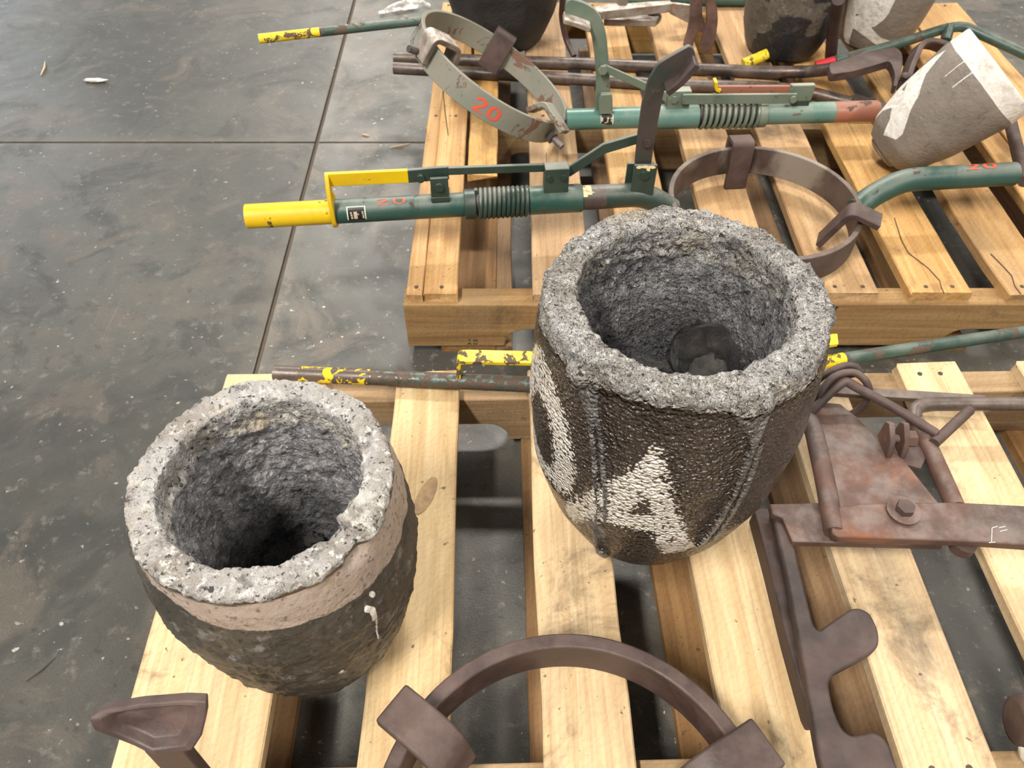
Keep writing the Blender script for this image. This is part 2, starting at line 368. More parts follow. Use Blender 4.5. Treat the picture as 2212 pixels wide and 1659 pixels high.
def box(p0, p1):
    x0, y0, z0 = p0; x1, y1, z1 = p1
    v = [(x0, y0, z0), (x1, y0, z0), (x1, y1, z0), (x0, y1, z0), (x0, y0, z1), (x1, y0, z1), (x1, y1, z1), (x0, y1, z1)]
    return np.array(v, float), [(0, 3, 2, 1), (4, 5, 6, 7), (0, 1, 5, 4), (1, 2, 6, 5), (2, 3, 7, 6), (3, 0, 4, 7)]
def obox(ctr, ex, ey, ez, sx, sy, sz):
    v, f = box((-sx/2, -sy/2, -sz/2), (sx/2, sy/2, sz/2))
    return np.array(ctr)+v[:, :1]*unit(ex)+v[:, 1:2]*unit(ey)+v[:, 2:]*unit(ez), f
def rpoly(px, r, k=5):      # round the corners of an outline given in photo positions
    P = [np.array(q, float) for q in px]; n = len(P); out = []
    for i in range(n):
        a, b, d = P[i-1], P[i], P[(i+1) % n]
        la, ld = np.linalg.norm(a-b), np.linalg.norm(d-b); q = min(r, la*0.45, ld*0.45)
        s, e = b+(a-b)/la*q, b+(d-b)/ld*q
        for j in range(k+1):
            t = j/k; out.append((1-t)**2*s+2*t*(1-t)*b+t*t*e)
    return out
def prism(poly, vec):
    poly = np.array(poly, float); n = len(poly)
    v = np.vstack([poly, poly+np.array(vec)])
    f = [tuple(range(n)), tuple(range(2*n-1, n-1, -1))]+[(i, (i+1) % n, n+(i+1) % n, n+i) for i in range(n)]
    return v, f
def fillet(pts, r, k=6):
    pts = [np.array(q, float) for q in pts]
    if r <= 0 or len(pts) < 3: return pts
    out = [pts[0]]
    for a, b, d in zip(pts[:-2], pts[1:-1], pts[2:]):
        la, ld = np.linalg.norm(a-b), np.linalg.norm(d-b); q = min(r, la*0.45, ld*0.45)
        s, e = b+(a-b)/la*q, b+(d-b)/ld*q
        for i in range(k+1):
            t = i/k; out.append((1-t)**2*s+2*t*(1-t)*b+t*t*e)
    out.append(pts[-1]); return out
def tube(path, r, seg=18, closed=False, rads=None):
    P = np.array(path, float); n = len(P)
    T = np.gradient(P, axis=0) if not closed else np.roll(P, -1, 0)-np.roll(P, 1, 0)
    T /= np.linalg.norm(T, axis=1)[:, None]
    a = V(0, 0, 1) if abs(T[0][2]) < 0.9 else V(0, 1, 0)
    u = unit(np.cross(a, T[0])); vs = []
    for i in range(n):
        u = unit(u-T[i]*(u@T[i])); w = np.cross(T[i], u)
        rr = r if rads is None else rads[i]
        for j in range(seg):
            q = 2*math.pi*j/seg; vs.append(P[i]+rr*(math.cos(q)*u+math.sin(q)*w))
    fs = []
    for i in range(n if closed else n-1):
        i2 = (i+1) % n
        for j in range(seg):
            j2 = (j+1) % seg; fs.append((i*seg+j, i*seg+j2, i2*seg+j2, i2*seg+j))
    if not closed:
        fs.append(tuple(range(seg-1, -1, -1))); fs.append(tuple(range((n-1)*seg, n*seg)))
    return np.array(vs), fs
def pipe_open(path, r, wall=0.003, seg=20):     # a tube with a visible bore at its first end
    P = np.array(path, float); d = unit(P[1]-P[0])
    v1, f1 = tube(P, r, seg); f1 = f1[:-2]+[f1[-1]]
    n = len(P)*seg
    inner = P[0]+(v1[:seg]-P[0])*((r-wall)/r); deep = inner+d*0.05
    v = np.vstack([v1, inner, deep])
    for j in range(seg):
        j2 = (j+1) % seg
        f1.append((j, n+j, n+j2, j2)); f1.append((n+j, n+seg+j, n+seg+j2, n+j2))
    f1.append(tuple(range(n+seg, n+2*seg)))
    return v, f1
def flatbar(path, wvec, w, t, r=0.0):           # flat bar bent in the plane across wvec; w its width along wvec, t its thickness
    P = fillet(path, r); P = np.array(P); Wv = unit(wvec); n = len(P)
    T = np.gradient(P, axis=0); N = np.cross(T, Wv); N /= np.linalg.norm(N, axis=1)[:, None]
    v, f = [], []
    for i in range(n):
        for a, b in ((-1, -1), (1, -1), (1, 1), (-1, 1)):
            v.append(P[i]+N[i]*t/2*a+Wv*w/2*b)
    for i in range(n-1):
        for j in range(4):
            j2 = (j+1) % 4; f.append((i*4+j, i*4+j2, (i+1)*4+j2, (i+1)*4+j))
    f.append((0, 3, 2, 1)); f.append(((n-1)*4, (n-1)*4+1, (n-1)*4+2, (n-1)*4+3))
    return np.array(v), f
def cyl(p0, p1, r, seg=16): return tube([p0, p1], r, seg)
def basis(n, ref=(0, 1, 0)):
    n = unit(n); a = unit(np.cross(np.array(ref, float), n)); b = np.cross(n, a); return a, b, n
def hexhead(p, axis, r, h):
    a, b, n = basis(axis, (0, 0, 1) if abs(unit(axis)[2]) < 0.9 else (0, 1, 0))
    poly = [np.array(p)+r*(math.cos(q)*a+math.sin(q)*b) for q in np.arange(6)*math.pi/3]
    return prism(poly, n*h)
def bandring(C, n, R, t, h, seg=128, a0=0.0, a1=2*math.pi, ref=(0, 1, 0)):   # flat hoop: top edge circle at C, radius R outside
    a, b, n = basis(n, ref); C = np.array(C); full = abs(a1-a0-2*math.pi) < 1e-6
    m = seg if full else seg+1; v, f = [], []
    for i in range(m):
        q = a0+(a1-a0)*i/seg; d = math.cos(q)*a+math.sin(q)*b
        for rr, zz in ((R, 0), (R-t, 0), (R-t, -h), (R, -h)): v.append(C+d*rr+n*zz)
    for i in range(seg):
        i2 = (i+1) % m
        for j in range(4):
            j2 = (j+1) % 4; f.append((i*4+j, i*4+j2, i2*4+j2, i2*4+j))
    if not full: f.append((0, 1, 2, 3)); f.append((4*(m-1)+3, 4*(m-1)+2, 4*(m-1)+1, 4*(m-1)))
    return np.array(v), f
def ringclip(C, n, ang, path, w, t, r=0.006, ref=(0, 1, 0)):      # flat-bar clip hooked over a hoop: path in (radius, height)
    a, b, n = basis(n, ref); d = math.cos(ang)*a+math.sin(ang)*b; tg = np.cross(n, d)
    return flatbar([np.array(C)+d*rr+n*zz for rr, zz in path], tg, w, t, r)
def strokes(fn, lines, width, seg=7):           # painted marks: ribbons of constant width mapped onto a surface by fn(s, t)
    v, f = [], []
    for L in lines:
        P = np.array(fillet([(x, y, 0) for x, y in L], width*1.5, 4))[:, :2]
        Q = [P[0]]
        for p, q in zip(P[:-1], P[1:]):
            m_ = max(1, int(np.linalg.norm(q-p)/(width*0.6)))
            for i in range(1, m_+1): Q.append(p+(q-p)*i/m_)
        Q = np.array(Q); T = np.gradient(Q, axis=0); T /= np.linalg.norm(T, axis=1)[:, None]+1e-12; N = np.stack([-T[:, 1], T[:, 0]], 1)
        k = len(v)
        for i in range(len(Q)):
            ww = width*(0.9+0.25*math.sin(i*2.1))*(0.6 if i in (0, len(Q)-1) else 1)/2
            for s in (-1, 0, 1): v.append(fn(*(Q[i]+N[i]*ww*s)))
        for i in range(len(Q)-1):
            for j in range(2): f.append((k+i*3+j, k+i*3+j+1, k+i*3+j+4, k+i*3+j+3))
    return np.array(v), f
def patch(fn, s0, s1, t0, t1, ns=8, nt_=8):
    v = [fn(s0+(s1-s0)*i/ns, t0+(t1-t0)*j/nt_) for i in range(ns+1) for j in range(nt_+1)]
    f = [(i*(nt_+1)+j, i*(nt_+1)+j+1, (i+1)*(nt_+1)+j+1, (i+1)*(nt_+1)+j) for i in range(ns) for j in range(nt_)]
    return np.array(v), f
NUM20 = [[(0.0, 0.75), (0.10, 1.0), (0.30, 1.0), (0.38, 0.78), (0.28, 0.5), (0.05, 0.1), (0.02, 0.0), (0.22, 0.06), (0.42, 0.02)],
         [(0.75, 1.0), (0.62, 0.8), (0.62, 0.25), (0.78, 0.0), (0.98, 0.2), (1.0, 0.75), (0.85, 1.0), (0.75, 1.0)]]

# ------------------------------------------------------------------ floor: four slabs between saw cuts
def struct(o): o['kind'] = 'structure'; return o
fl = struct(mk('floor', *box((-9, -7, -0.06), (9, 14, -0.005)), JOINT, smooth=False, org=(0, 0, 0)))
ce_ = struct(mk('ceiling', *box((-9, -7, 6.2), (9, 14, 6.3)), plain('ceiling_deck', c(168, 166, 160), 0.8), smooth=False))
JX, JY, G, GH = -0.2475, 0.6145, 0.0036, 0.0022
ya = 0.0155
def slab(x0, x1, y0, y1, mat):
    v, f = box((x0, y0, -0.05), (x1, y1, 0.0))
    for p in v: p[0] += -ya*(p[1]-JY) if abs(p[0]-JX) < 0.1 else 0.0
    o = mk('slab', v, f, mat, fl, smooth=False, org=(0, 0, 0), bevel=0.0015)
slab(-9, JX-G, -7, JY-GH, CONC); slab(JX+G, 9, -7, JY-GH, CONC_LIGHT); slab(-9, JX-G, JY+GH, 14, CONC); slab(JX+G, 9, JY+GH, 14, CONC_LIGHT)

# ------------------------------------------------------------------ pallets
DT = 0.121
def board(par, name, x0, x1, y0, y1, z0, z1, mat, rag=0.0008, endrag=0.002, seed=0, st=12, lrag=None):
    rr = random.Random(seed); ch = 0.0018
    sec = lambda a, b: [(a, z0), (b, z0), (b, z1-ch), (b-ch, z1), (a+ch, z1), (a, z1-ch)]
    v, f = [], []; wob = rr.uniform(-0.003, 0.003)
    for i in range(st+1):
        t = i/st; y = y0+(y1-y0)*t
        dl = rr.uniform(-1, 1)*(rag if lrag is None else lrag); dr = rr.uniform(-1, 1)*rag; off = wob*math.sin(math.pi*t)
        for j, (x, z) in enumerate(sec(x0+dl+off, x1+dr+off)):
            e = rr.uniform(-1, 1)*endrag if i in (0, st) else 0
            v.append((x, y+e, z+rr.uniform(-1, 1)*0.0004))
    for i in range(st):
        for j in range(6):
            j2 = (j+1) % 6; f.append((i*6+j, i*6+j2, (i+1)*6+j2, (i+1)*6+j))
    f.append((5, 4, 3, 2, 1, 0)); k = st*6; f.append((k, k+1, k+2, k+3, k+4, k+5))
    o = mk(name, v, f, mat, par, local=True, smooth=False); o['_rnd'] = seed
    return o
def stringer(par, y0, y1, mat, L=1.219):
    z0, z1, nh = 0.016, 0.105, 0.036; cr = 0.03
    def notch(a, b):
        pts = [(a, z0)]
        for i in range(1, 6):
            q = i/5*math.pi/2; pts.append((a+cr*(1-math.cos(q)), z0+nh*math.sin(q)))
        for i in range(5, -1, -1):
            q = i/5*math.pi/2; pts.append((b-cr*(1-math.cos(q)), z0+nh*math.sin(q)))
        return pts
    prof = [(0, z0)]+notch(0.152, 0.381)+notch(0.838, 1.067)+[(L, z0), (L, z1), (0, z1)]
    v, f = prism([(x, y0, z) for x, z in prof], (0, y1-y0, 0))
    mk('stringer', v, f, mat, par, local=True, smooth=False, bevel=0.002)
def nail(par, x, y, z=DT):
    v, f = tube([(x, y, z-0.001), (x, y, z+0.0009)], 0.0032, 8)
    mk('nail', v, f, NAILM, par, local=True)
def pallet(par, top, bottom, sys_, wd, ws, seed):
    for k, (x0, x1, y0, y1, rg, er, lr) in enumerate(top):
        board(par, 'deck_board', x0, x1, y0, y1, 0.105, DT, wd, rg, er, seed+k*3, 14, lr)
    for k, (x0, x1) in enumerate(bottom):
        board(par, 'bottom_board', x0, x1, 0.003 if seed < 50 else -1.013, 1.013 if seed < 50 else -0.003, 0.0, 0.016, W_BOT, 0.0015, 0.002, seed+100+k, 8)
    for y0, y1 in sys_: stringer(par, y0, y1, ws)
rp = thing('wooden_pallet', 'farther tan wooden pallet with a split left board, holding the green pouring shanks', 'pallet', (0, 0, 0), 'wooden pallets under the foundry gear')
BT = [(.006, .0295, .006, 1.016, .0006, .002, None), (.0312, .082, .006, 1.016, .0008, .003, None), (.0855, .138, .322, 1.014, .0012, .012, None),
      (.194, .281, .004, 1.016, .0008, .002, None), (.332, .420, .006, 1.015, .0008, .002, None), (.476, .565, .005, 1.016, .0008, .002, None),
      (.621, .711, .008, 1.016, .0008, .002, None), (.759, .851, .008, 1.014, .0008, .002, None), (.902, .985, .004, 1.016, .001, .004, .006),
      (1.03, 1.075, .004, 1.016, .001, .004, None), (1.082, 1.216, .006, 1.012, .0012, .004, None)]
pallet(rp, BT, [(.052, .136), (.137, .164), (.33, .42), (.565, .655), (.80, .89), (1.08, 1.215)], [(0, .038), (.49, .528), (.978, 1.016)], W_BACK, W_STRB, 11)
for x in (.02, .058, .225, .255, .355, .395, .505, .54, .648, .690, .785, .825, .93, .965, 1.11, 1.18):
    for y in (.022, 1.0): nail(rp, x, y)
for x in (.02, .058, .225, .255, .505, .54, .648, .690): nail(rp, x, .51)
fp = thing('wooden_pallet', 'nearer pale wooden pallet under the two large open crucibles', 'pallet', (-.2232, -.1535, 0), 'wooden pallets under the foundry gear', 0.0190)
FT = [(0.0, .139, -1.013, -.001, .0012, .004, None), (.23, .315, -1.013, .002, .0010, .003, None), (.407, .493, -1.013, .001, .0014, .003, None),
      (.576, .661, -1.013, .0, .0010, .002, None), (.741, .829, -1.013, -.001, .0012, .003, None), (.91, .996, -1.013, .001, .0016, .004, None),
      (1.078, 1.219, -1.013, .0, .0010, .003, None)]
pallet(fp, FT, [(.0, .138), (.398, .487), (.556, .645), (.735, .80), (.99, 1.07), (1.10, 1.219)], [(-.038, 0), (-.527, -.489), (-1.016, -.978)], W_FRONT, W_STRF, 61)
for x in (.035, .10, .255, .29, .43, .47, .60, .64, .765, .80, .937, .965, 1.11, 1.18):
    for y in (-.018, -.508): nail(fp, x, y)
# ink stamps on the farther pallet's front stringer
fn = lambda s, t: V(s, -0.0006, t)
def P2(u, v): q = aty(u, v, 0.0); return (q[0], q[2])
st_lines = [[P2(1011, 733), P2(1017, 733)], [P2(1014, 733), P2(1014, 737)], [P2(1024, 738), P2(1024, 732), P2(1027, 736), P2(1030, 732), P2(1030, 738)],
            [P2(1010, 744), P2(1014, 739), P2(1018, 744)], [P2(1011, 742), P2(1017, 742)], [P2(1024, 744), P2(1024, 740), P2(1030, 744), P2(1030, 740)]]
v, f = strokes(fn, st_lines, 0.0015); mk('ink_stamp', v, f, STAMPG, rp)
tri = [P2(1793, 661), P2(1812, 662), P2(1803, 670)]
v, f = prism([fn(*q) for q in tri], (0, -0.0002, 0)); mk('ink_stamp', v, f, STAMPK, rp)

CRACK = plain('crack_shadow_brown', c(70, 46, 28), 0.9)
KNOT = plain('knot_wood', c(186, 150, 106), 0.7, 0.6)
def crack(par, px, w, z=DT):
    fz_ = lambda s_, t_: V(*at(s_, t_, z+.0007))
    v, f = strokes(fz_, [px], w); mk('crack', v, f, CRACK, par)
crack(rp, [(1932, 470), (1948, 520), (1962, 546), (2004, 578), (2030, 606), (2034, 622), (2040, 634)], 2.2)
crack(rp, [(2140, 548), (2162, 570), (2186, 596), (2192, 618), (2206, 636)], 2.4)
crack(rp, [(957, 196), (961, 240), (968, 292)], 2.0)
crack(rp, [(1180, 330), (1182, 380)], 1.2)
fz_ = lambda s_, t_: V(*at(s_, t_, DT+.0006))
kn_ = [fz_(912+15*math.cos(a)+math.sin(a)*22, 1079-math.sin(a)*40+7*math.cos(a)) for a in np.linspace(0, 2*math.pi, 28, endpoint=False)]
v, f = prism(kn_, (0, 0, .0004)); mk('knot', v, f, KNOT, fp, bevel=.001)
crack(fp, [(893, 1112), (906, 1090), (914, 1066), (930, 1046)], 2.6)
# ------------------------------------------------------------------ crucibles
TT = np.array([0, .08, .2, .4, .65, .9, 1.0])
def polysd(Q, poly):        # signed distance (inside negative)
    poly = np.array(poly, float); d = np.full(len(Q), 1e9); ins = np.zeros(len(Q), bool)
    for a, b in zip(poly, np.roll(poly, -1, 0)):
        e = b-a; w = Q-a; t = np.clip((w@e)/(e@e+1e-12), 0, 1); d = np.minimum(d, np.linalg.norm(w-t[:, None]*e, axis=1))
        cnd = ((a[1] <= Q[:, 1]) & (b[1] > Q[:, 1])) | ((b[1] <= Q[:, 1]) & (a[1] > Q[:, 1]))
        xi = a[0]+(Q[:, 1]-a[1])/(b[1]-a[1]+1e-12)*(b[0]-a[0]); ins ^= cnd & (Q[:, 0] < xi)
    return np.where(ins, -d, d)
def pdist(Q, line):
    line = np.array(line, float); d = np.full(len(Q), 1e9)
    for a, b in zip(line[:-1], line[1:]):
        e = b-a; w = Q-a; t = np.clip((w@e)/(e@e+1e-12), 0, 1); d = np.minimum(d, np.linalg.norm(w-t[:, None]*e, axis=1))
    return d
def crucible(root, base, axis, T, rad, L, rin, depth, mat, field, nseg=440, n_out=140, n_rim=26, n_in=110, name='body', uref=None):
    ax = unit(axis)
    if uref is None:
        u = unit(np.cross((0, 1, 0), ax)); w = np.cross(ax, u)
    else:
        u = unit(np.cross((0, 0, 1.), ax)); w = np.cross(ax, u)
    # profile (r, h, zone): 0 base, 1 outside, 2 rim, 3 inside
    ts = np.linspace(0, 1, 400); rs = np.interp(ts, T, rad)
    for _ in range(60): rs[1:-1] = (rs[:-2]+rs[2:]+2*rs[1:-1])/4
    rb = rad[0]; prof = [(rb*q, 0.0, 0) for q in (0.02, 0.3, 0.6)]
    cr = 0.012
    for i in range(6):
        q = i/5*math.pi/2; prof.append((rb-cr+cr*math.sin(q), cr*(1-math.cos(q))*0.6, 0))
    hs = np.linspace(cr*0.6+0.002, L-0.010, n_out)
    prof += [(float(np.interp(h/L, ts, rs)), float(h), 1) for h in hs]
    r1 = prof[-1][0]; rw = r1-rin
    for i in range(1, n_rim):
        q = i/n_rim; a = q*math.pi
        prof.append((rin+rw/2+rw/2*np.sign(math.cos(a))*abs(math.cos(a))**0.42, L-0.010+0.010*abs(math.sin(a))**0.5, 2))
    hb = L-depth
    for i in range(n_in+1):
        q = i/n_in
        h = (L-0.010)+(hb+0.02-(L-0.010))*q
        prof.append((rin*(1-0.28*q**2.5), h, 3))
    re = prof[-1][0]
    for i in range(1, 14):
        q = i/14*math.pi/2; prof.append((re*math.cos(q)**0.75, hb+0.02*(1-math.sin(q)), 3))
    pr = np.array(prof); n = len(pr)
    th = np.linspace(-math.pi, math.pi, nseg, endpoint=False)
    r = np.repeat(pr[:, 0], nseg); h = np.repeat(pr[:, 1], nseg); zone = np.repeat(pr[:, 2], nseg); t = np.tile(th, n)
    e = np.cos(t)[:, None]*u+np.sin(t)[:, None]*w
    dr = np.gradient(pr[:, 0]); dh = np.gradient(pr[:, 1]); ln = np.hypot(dr, dh)+1e-9
    nr, nh = np.repeat(dh/ln, nseg), np.repeat(-dr/ln, nseg)
    Pl = np.stack([r*np.cos(t), r*np.sin(t), h], 1)
    mask, disp = field(Pl, t, h, zone, L)
    P = np.array(base)+e*(r+disp*nr)[:, None]+ax*(h+disp*nh)[:, None]
    idx = np.arange(n*nseg).reshape(n, nseg); nx = np.roll(idx, -1, 1)
    faces = np.stack([idx[:-1], nx[:-1], nx[1:], idx[1:]], -1).reshape(-1, 4)
    o0 = np.array(root['_o']); me = bpy.data.meshes.new(name)
    nv, nf = n*nseg, len(faces)
    me.vertices.add(nv); me.vertices.foreach_set('co', (P-np.array(base)).ravel())
    caps = [list(idx[0][::-1]), list(idx[-1])]
    nl = nf*4+2*nseg
    me.loops.add(nl); me.loops.foreach_set('vertex_index', np.concatenate([faces.ravel(), caps[0], caps[1]]).astype(np.int32))
    me.polygons.add(nf+2)
    me.polygons.foreach_set('loop_start', np.concatenate([np.arange(nf)*4, [nf*4, nf*4+nseg]]).astype(np.int32))
    me.update(calc_edges=True); me.validate()
    me.polygons.foreach_set('use_smooth', [True]*len(me.polygons))
    ca = me.color_attributes.new('mask', 'FLOAT_COLOR', 'POINT'); ca.data.foreach_set('color', mask.astype(np.float32).ravel())
    me.materials.append(mat)
    o = bpy.data.objects.new(name, me); COL.objects.link(o); o.parent = root; o.location = np.array(base)-o0
    return o
def lump(ctr, sx, sy, sz, seed, rough=0.25, nu=26, nv=16, flat=0.0):
    v, f = [], []
    for i in range(nv+1):
        a = math.pi*i/nv
        for j in range(nu):
            b = 2*math.pi*j/nu; v.append((math.sin(a)*math.cos(b), math.sin(a)*math.sin(b), math.cos(a)))
    v = np.array(v); d = 1+rough*fbm(v+seed*3.7, 2.6, 4, seed)
    v = v*d[:, None]
    if flat: v[:, 2] = np.minimum(v[:, 2], flat)
    v = np.array(ctr)+v*V(sx, sy, sz)
    for i in range(nv):
        for j in range(nu):
            j2 = (j+1) % nu; f.append((i*nu+j, i*nu+j2, (i+1)*nu+j2, (i+1)*nu+j))
    return v, f

# --- the large one with the white A
A_OUT = [(-104.2, .2830), (-88, .170), (-77.6, .112), (-82, .098), (-91, .095), (-97, .128), (-100.5, .152), (-110, .150), (-119.3, .1465), (-127, .128), (-138.8, .0866), (-144, .098), (-142, .122), (-133.0, .1640), (-121.2, .2132), (-110.3, .2570), (-106.2, .2820)]
A_HOLE = [(-105.0, .2080), (-100.9, .1840), (-109.6, .1800)]
O_OUT = [(-134.8, .2048), (-137.1, .2342), (-142.6, .2599), (-149.7, .2801), (-156, .292), (-163, .296), (-172, .291), (-179, .272), (-184, .245), (-186, .2), (-182, .162), (-174, .142), (-163, .136), (-152, .137), (-142.4, .1420), (-136.7, .1572)]
O_HOLE = [(-148.0, .196), (-149.5, .2225), (-154, .242), (-160, .244), (-168, .236), (-172, .21), (-171, .18), (-165, .163), (-156, .157), (-150.5, .167)]
SC = math.radians(1)*0.125
def polar(poly): return [(a*SC, h) for a, h in poly]
def q_of(t, h):
    d = np.degrees(t); d = np.where(d > 40, d-360, d); return np.stack([d*SC, h], 1)
def field_big(P, t, h, zone, L):
    Q = q_of(t, h)
    n1 = fbm(P, 24, 4, 3); n2 = fbm(P, 70, 4, 9); n3 = fbm(P, 9, 3, 5); n4 = fbm(P, 170, 3, 41)
    line = L-0.016-0.010*n1+0.005*np.sin(3*t+1.0)
    ash = np.where(zone == 1, sstep(-0.006, 0.006, h-line), 0.0)
    ash = np.where(zone == 2, 1.0, ash); ash = np.where(zone == 3, sstep(L-0.055+0.03*n3, L-0.02, h)*0.95, ash)
    paint = np.clip(0.5-np.maximum(polysd(Q, polar(A_OUT)), -polysd(Q, polar(A_HOLE)))/0.012, 0, 1)
    paint = np.maximum(paint, np.clip(0.5-np.maximum(polysd(Q, polar(O_OUT)), -polysd(Q, polar(O_HOLE)))/0.012, 0, 1))
    paint = np.where(zone == 1, paint, 0)
    d1 = pdist(Q, polar([(-141, .333), (-137, .322), (-131.5, .289), (-126.5, .237), (-122.5, .168), (-125, .055)])); w1 = 0.0018+0.010*sstep(0.27, 0.33, h)+0.002*n1
    d1b = pdist(Q, polar([(-134, .326), (-126, .268), (-120.5, .204), (-119, .15)])); w1b = 0.0022+0.003*sstep(.29, .33, h)
    d2 = pdist(Q, polar([(-72.6, .332), (-70.8, .309), (-69.6, .277), (-71.5, .229), (-73, .174), (-77, .12)])); w2 = 0.0026+0.012*sstep(0.27, 0.33, h)+0.002*n1
    d2b = pdist(Q, polar([(-66, .27), (-66.5, .229), (-68, .17), (-71, .12)])); w2b = 0.0026+0.0*h
    d3 = pdist(Q, polar([(-80, .330), (-72, .305)])); w3 = 0.009+0.004*n1
    blob = pdist(Q, polar([(-141, .328), (-139, .316)]))
    blob2 = pdist(Q, polar([(-122.6, .046), (-122.4, .034)]))
    blob3 = pdist(Q, polar([(-124, .125), (-124, .107)]))
    drip = np.zeros(len(P)); dd = np.zeros(len(P))
    for d, w, amp in ((d1, w1, .0045), (d1b, w1b, .0025), (d2, w2, .0035), (d2b, w2b, .0022), (d3, w3, .003), (blob, 0.009, .011), (blob2, 0.0075, .007), (blob3, 0.010, .0015)):
        s = 1-sstep(0.6*w, 1.5*w, d); drip = np.maximum(drip, s); dd = np.maximum(dd, amp*s)
    drip = np.where(zone == 1, drip, 0); dd = np.where(zone == 1, dd, 0)
    paint = paint*(1-0.8*drip)
    inner = np.where(zone == 3, sstep(L-0.012, L-0.035, h), 0)
    disp = dd+ash*(0.0035*n2+0.003*n1+0.0030*n4+0.0005)+np.where(zone == 3, inner*(0.004*n1+0.004*n2+0.002*n4), 0)+np.where(zone == 1, (1-ash)*(0.0006*n2+0.0008*n3), 0)
    disp = np.where(zone == 0, 0, disp)
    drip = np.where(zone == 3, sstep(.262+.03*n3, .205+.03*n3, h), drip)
    return np.stack([ash, paint, drip, inner], 1), disp
gC = 'foundry crucibles on the pallets'
B0 = V(.3117, -.3582, .1228)
r1 = thing('crucible', 'large dark pebbled crucible painted with a big white A, open top crusted grey', 'crucible', B0, gC)
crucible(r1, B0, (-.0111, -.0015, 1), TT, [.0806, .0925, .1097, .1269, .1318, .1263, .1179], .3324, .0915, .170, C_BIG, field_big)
for dx, dy, dz, a_, b_, c_, sd, rg_, mt in ((.052, .050, .200, .044, .036, .036, 3, .16, SLAG), (.046, .030, .196, .026, .024, .030, 8, .14, SLAGG), (.074, .028, .196, .014, .018, .026, 9, .35, SLAG), (-.050, .040, .182, .032, .020, .022, 5, .35, SLAG), (-.012, .052, .172, .032, .018, .018, 6, .4, SLAGG), (.012, .030, .172, .020, .018, .018, 7, .5, SLAG), (-.030, .046, .176, .016, .016, .020, 11, .5, SLAG)):
    v, f = lump(B0+V(dx, dy, dz), a_, b_, c_, sd, rg_, 40, 24); mk('slag_lump', v, f, mt, r1)

# --- the smaller one at the left with the tan band
def field_small(P, t, h, zone, L):
    Q = q_of(t, h)
    n1 = fbm(P, 24, 4, 13); n2 = fbm(P, 75, 4, 19); n3 = fbm(P, 9, 3, 15); n4 = fbm(P, 170, 3, 43)
    deg = np.degrees(t)
    line = L-0.006-0.006*n1
    ash = np.where(zone == 1, sstep(-0.005, 0.005, h-line), 0.0); ash = np.where(zone == 2, 1.0, ash)
    ash = np.where(zone == 3, sstep(L-0.05+0.03*n3, L-0.015, h)*0.95, ash)
    ll = np.interp(deg, [-180, -145, -120, -95, -62, -30, 0, 40, 180], [.252, .25, .243, .224, .2165, .211, .214, .230, .25])
    band = np.clip(0.5+(h-ll+0.002*n1)/0.012, 0, 1); band = np.where(zone >= 1, band, 0)
    paint = np.zeros(len(P))
    for pl, w in ((polar([(-40, .16), (-41, .12)]), .0016), (polar([(-43, .19), (-41, .182), (-41, .165)]), .0035), (polar([(-38.5, .200), (-38, .197)]), .003), (polar([(-61, .105), (-62, .098), (-60, .092)]), .0025)):
        paint = np.maximum(paint, np.clip(0.5+(w-pdist(Q, pl))/0.004, 0, 1))
    paint = np.where(zone == 1, paint*0.8, 0)
    inner = np.where(zone == 3, sstep(L-0.010, L-0.04, h), 0)
    # white chipped patch and a dark chip on the right of the rim
    ang = np.abs(deg+24); pt = (zone == 2)*sstep(9, 4, ang); ch = (zone >= 1)*(zone <= 2)*sstep(8, 3, np.abs(deg+38))*sstep(L-.022, L-.008, h)
    disp = ash*(0.0035*n2+0.003*n1+0.003*n4)+np.where(zone == 3, inner*(0.0045*n1+0.0045*n2+0.002*n4), 0)+np.where(zone == 1, (1-ash)*((0.0009+0.0022*(1-band))*n2+0.001*n3+0.0012*(1-band)*n4), 0)+0.004*pt-0.005*ch
    disp = np.where(zone == 0, 0, disp)
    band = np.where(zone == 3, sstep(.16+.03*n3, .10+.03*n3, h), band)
    return np.stack([ash, np.maximum(paint, 0.75*pt), band, inner], 1), disp
S0 = V(-.0414, -.4974, .1224)
r2 = thing('crucible', 'smaller squat crucible with a tan band under its chipped ashen rim', 'crucible', S0, gC)
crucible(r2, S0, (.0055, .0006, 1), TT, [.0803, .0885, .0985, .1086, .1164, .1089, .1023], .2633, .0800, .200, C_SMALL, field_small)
for k_, (dx, dy, s, mt) in enumerate(((.022, -.005, .018, SLAG), (.035, .012, .015, SLAGG), (.008, -.018, .014, SLAG), (.0, .02, .012, SLAGG))):
    v, f = lump(S0+V(dx, dy+.03, .072), s, s*.7, .010, 20+k_, 0.5); mk('slag_lump', v, f, mt, r2)

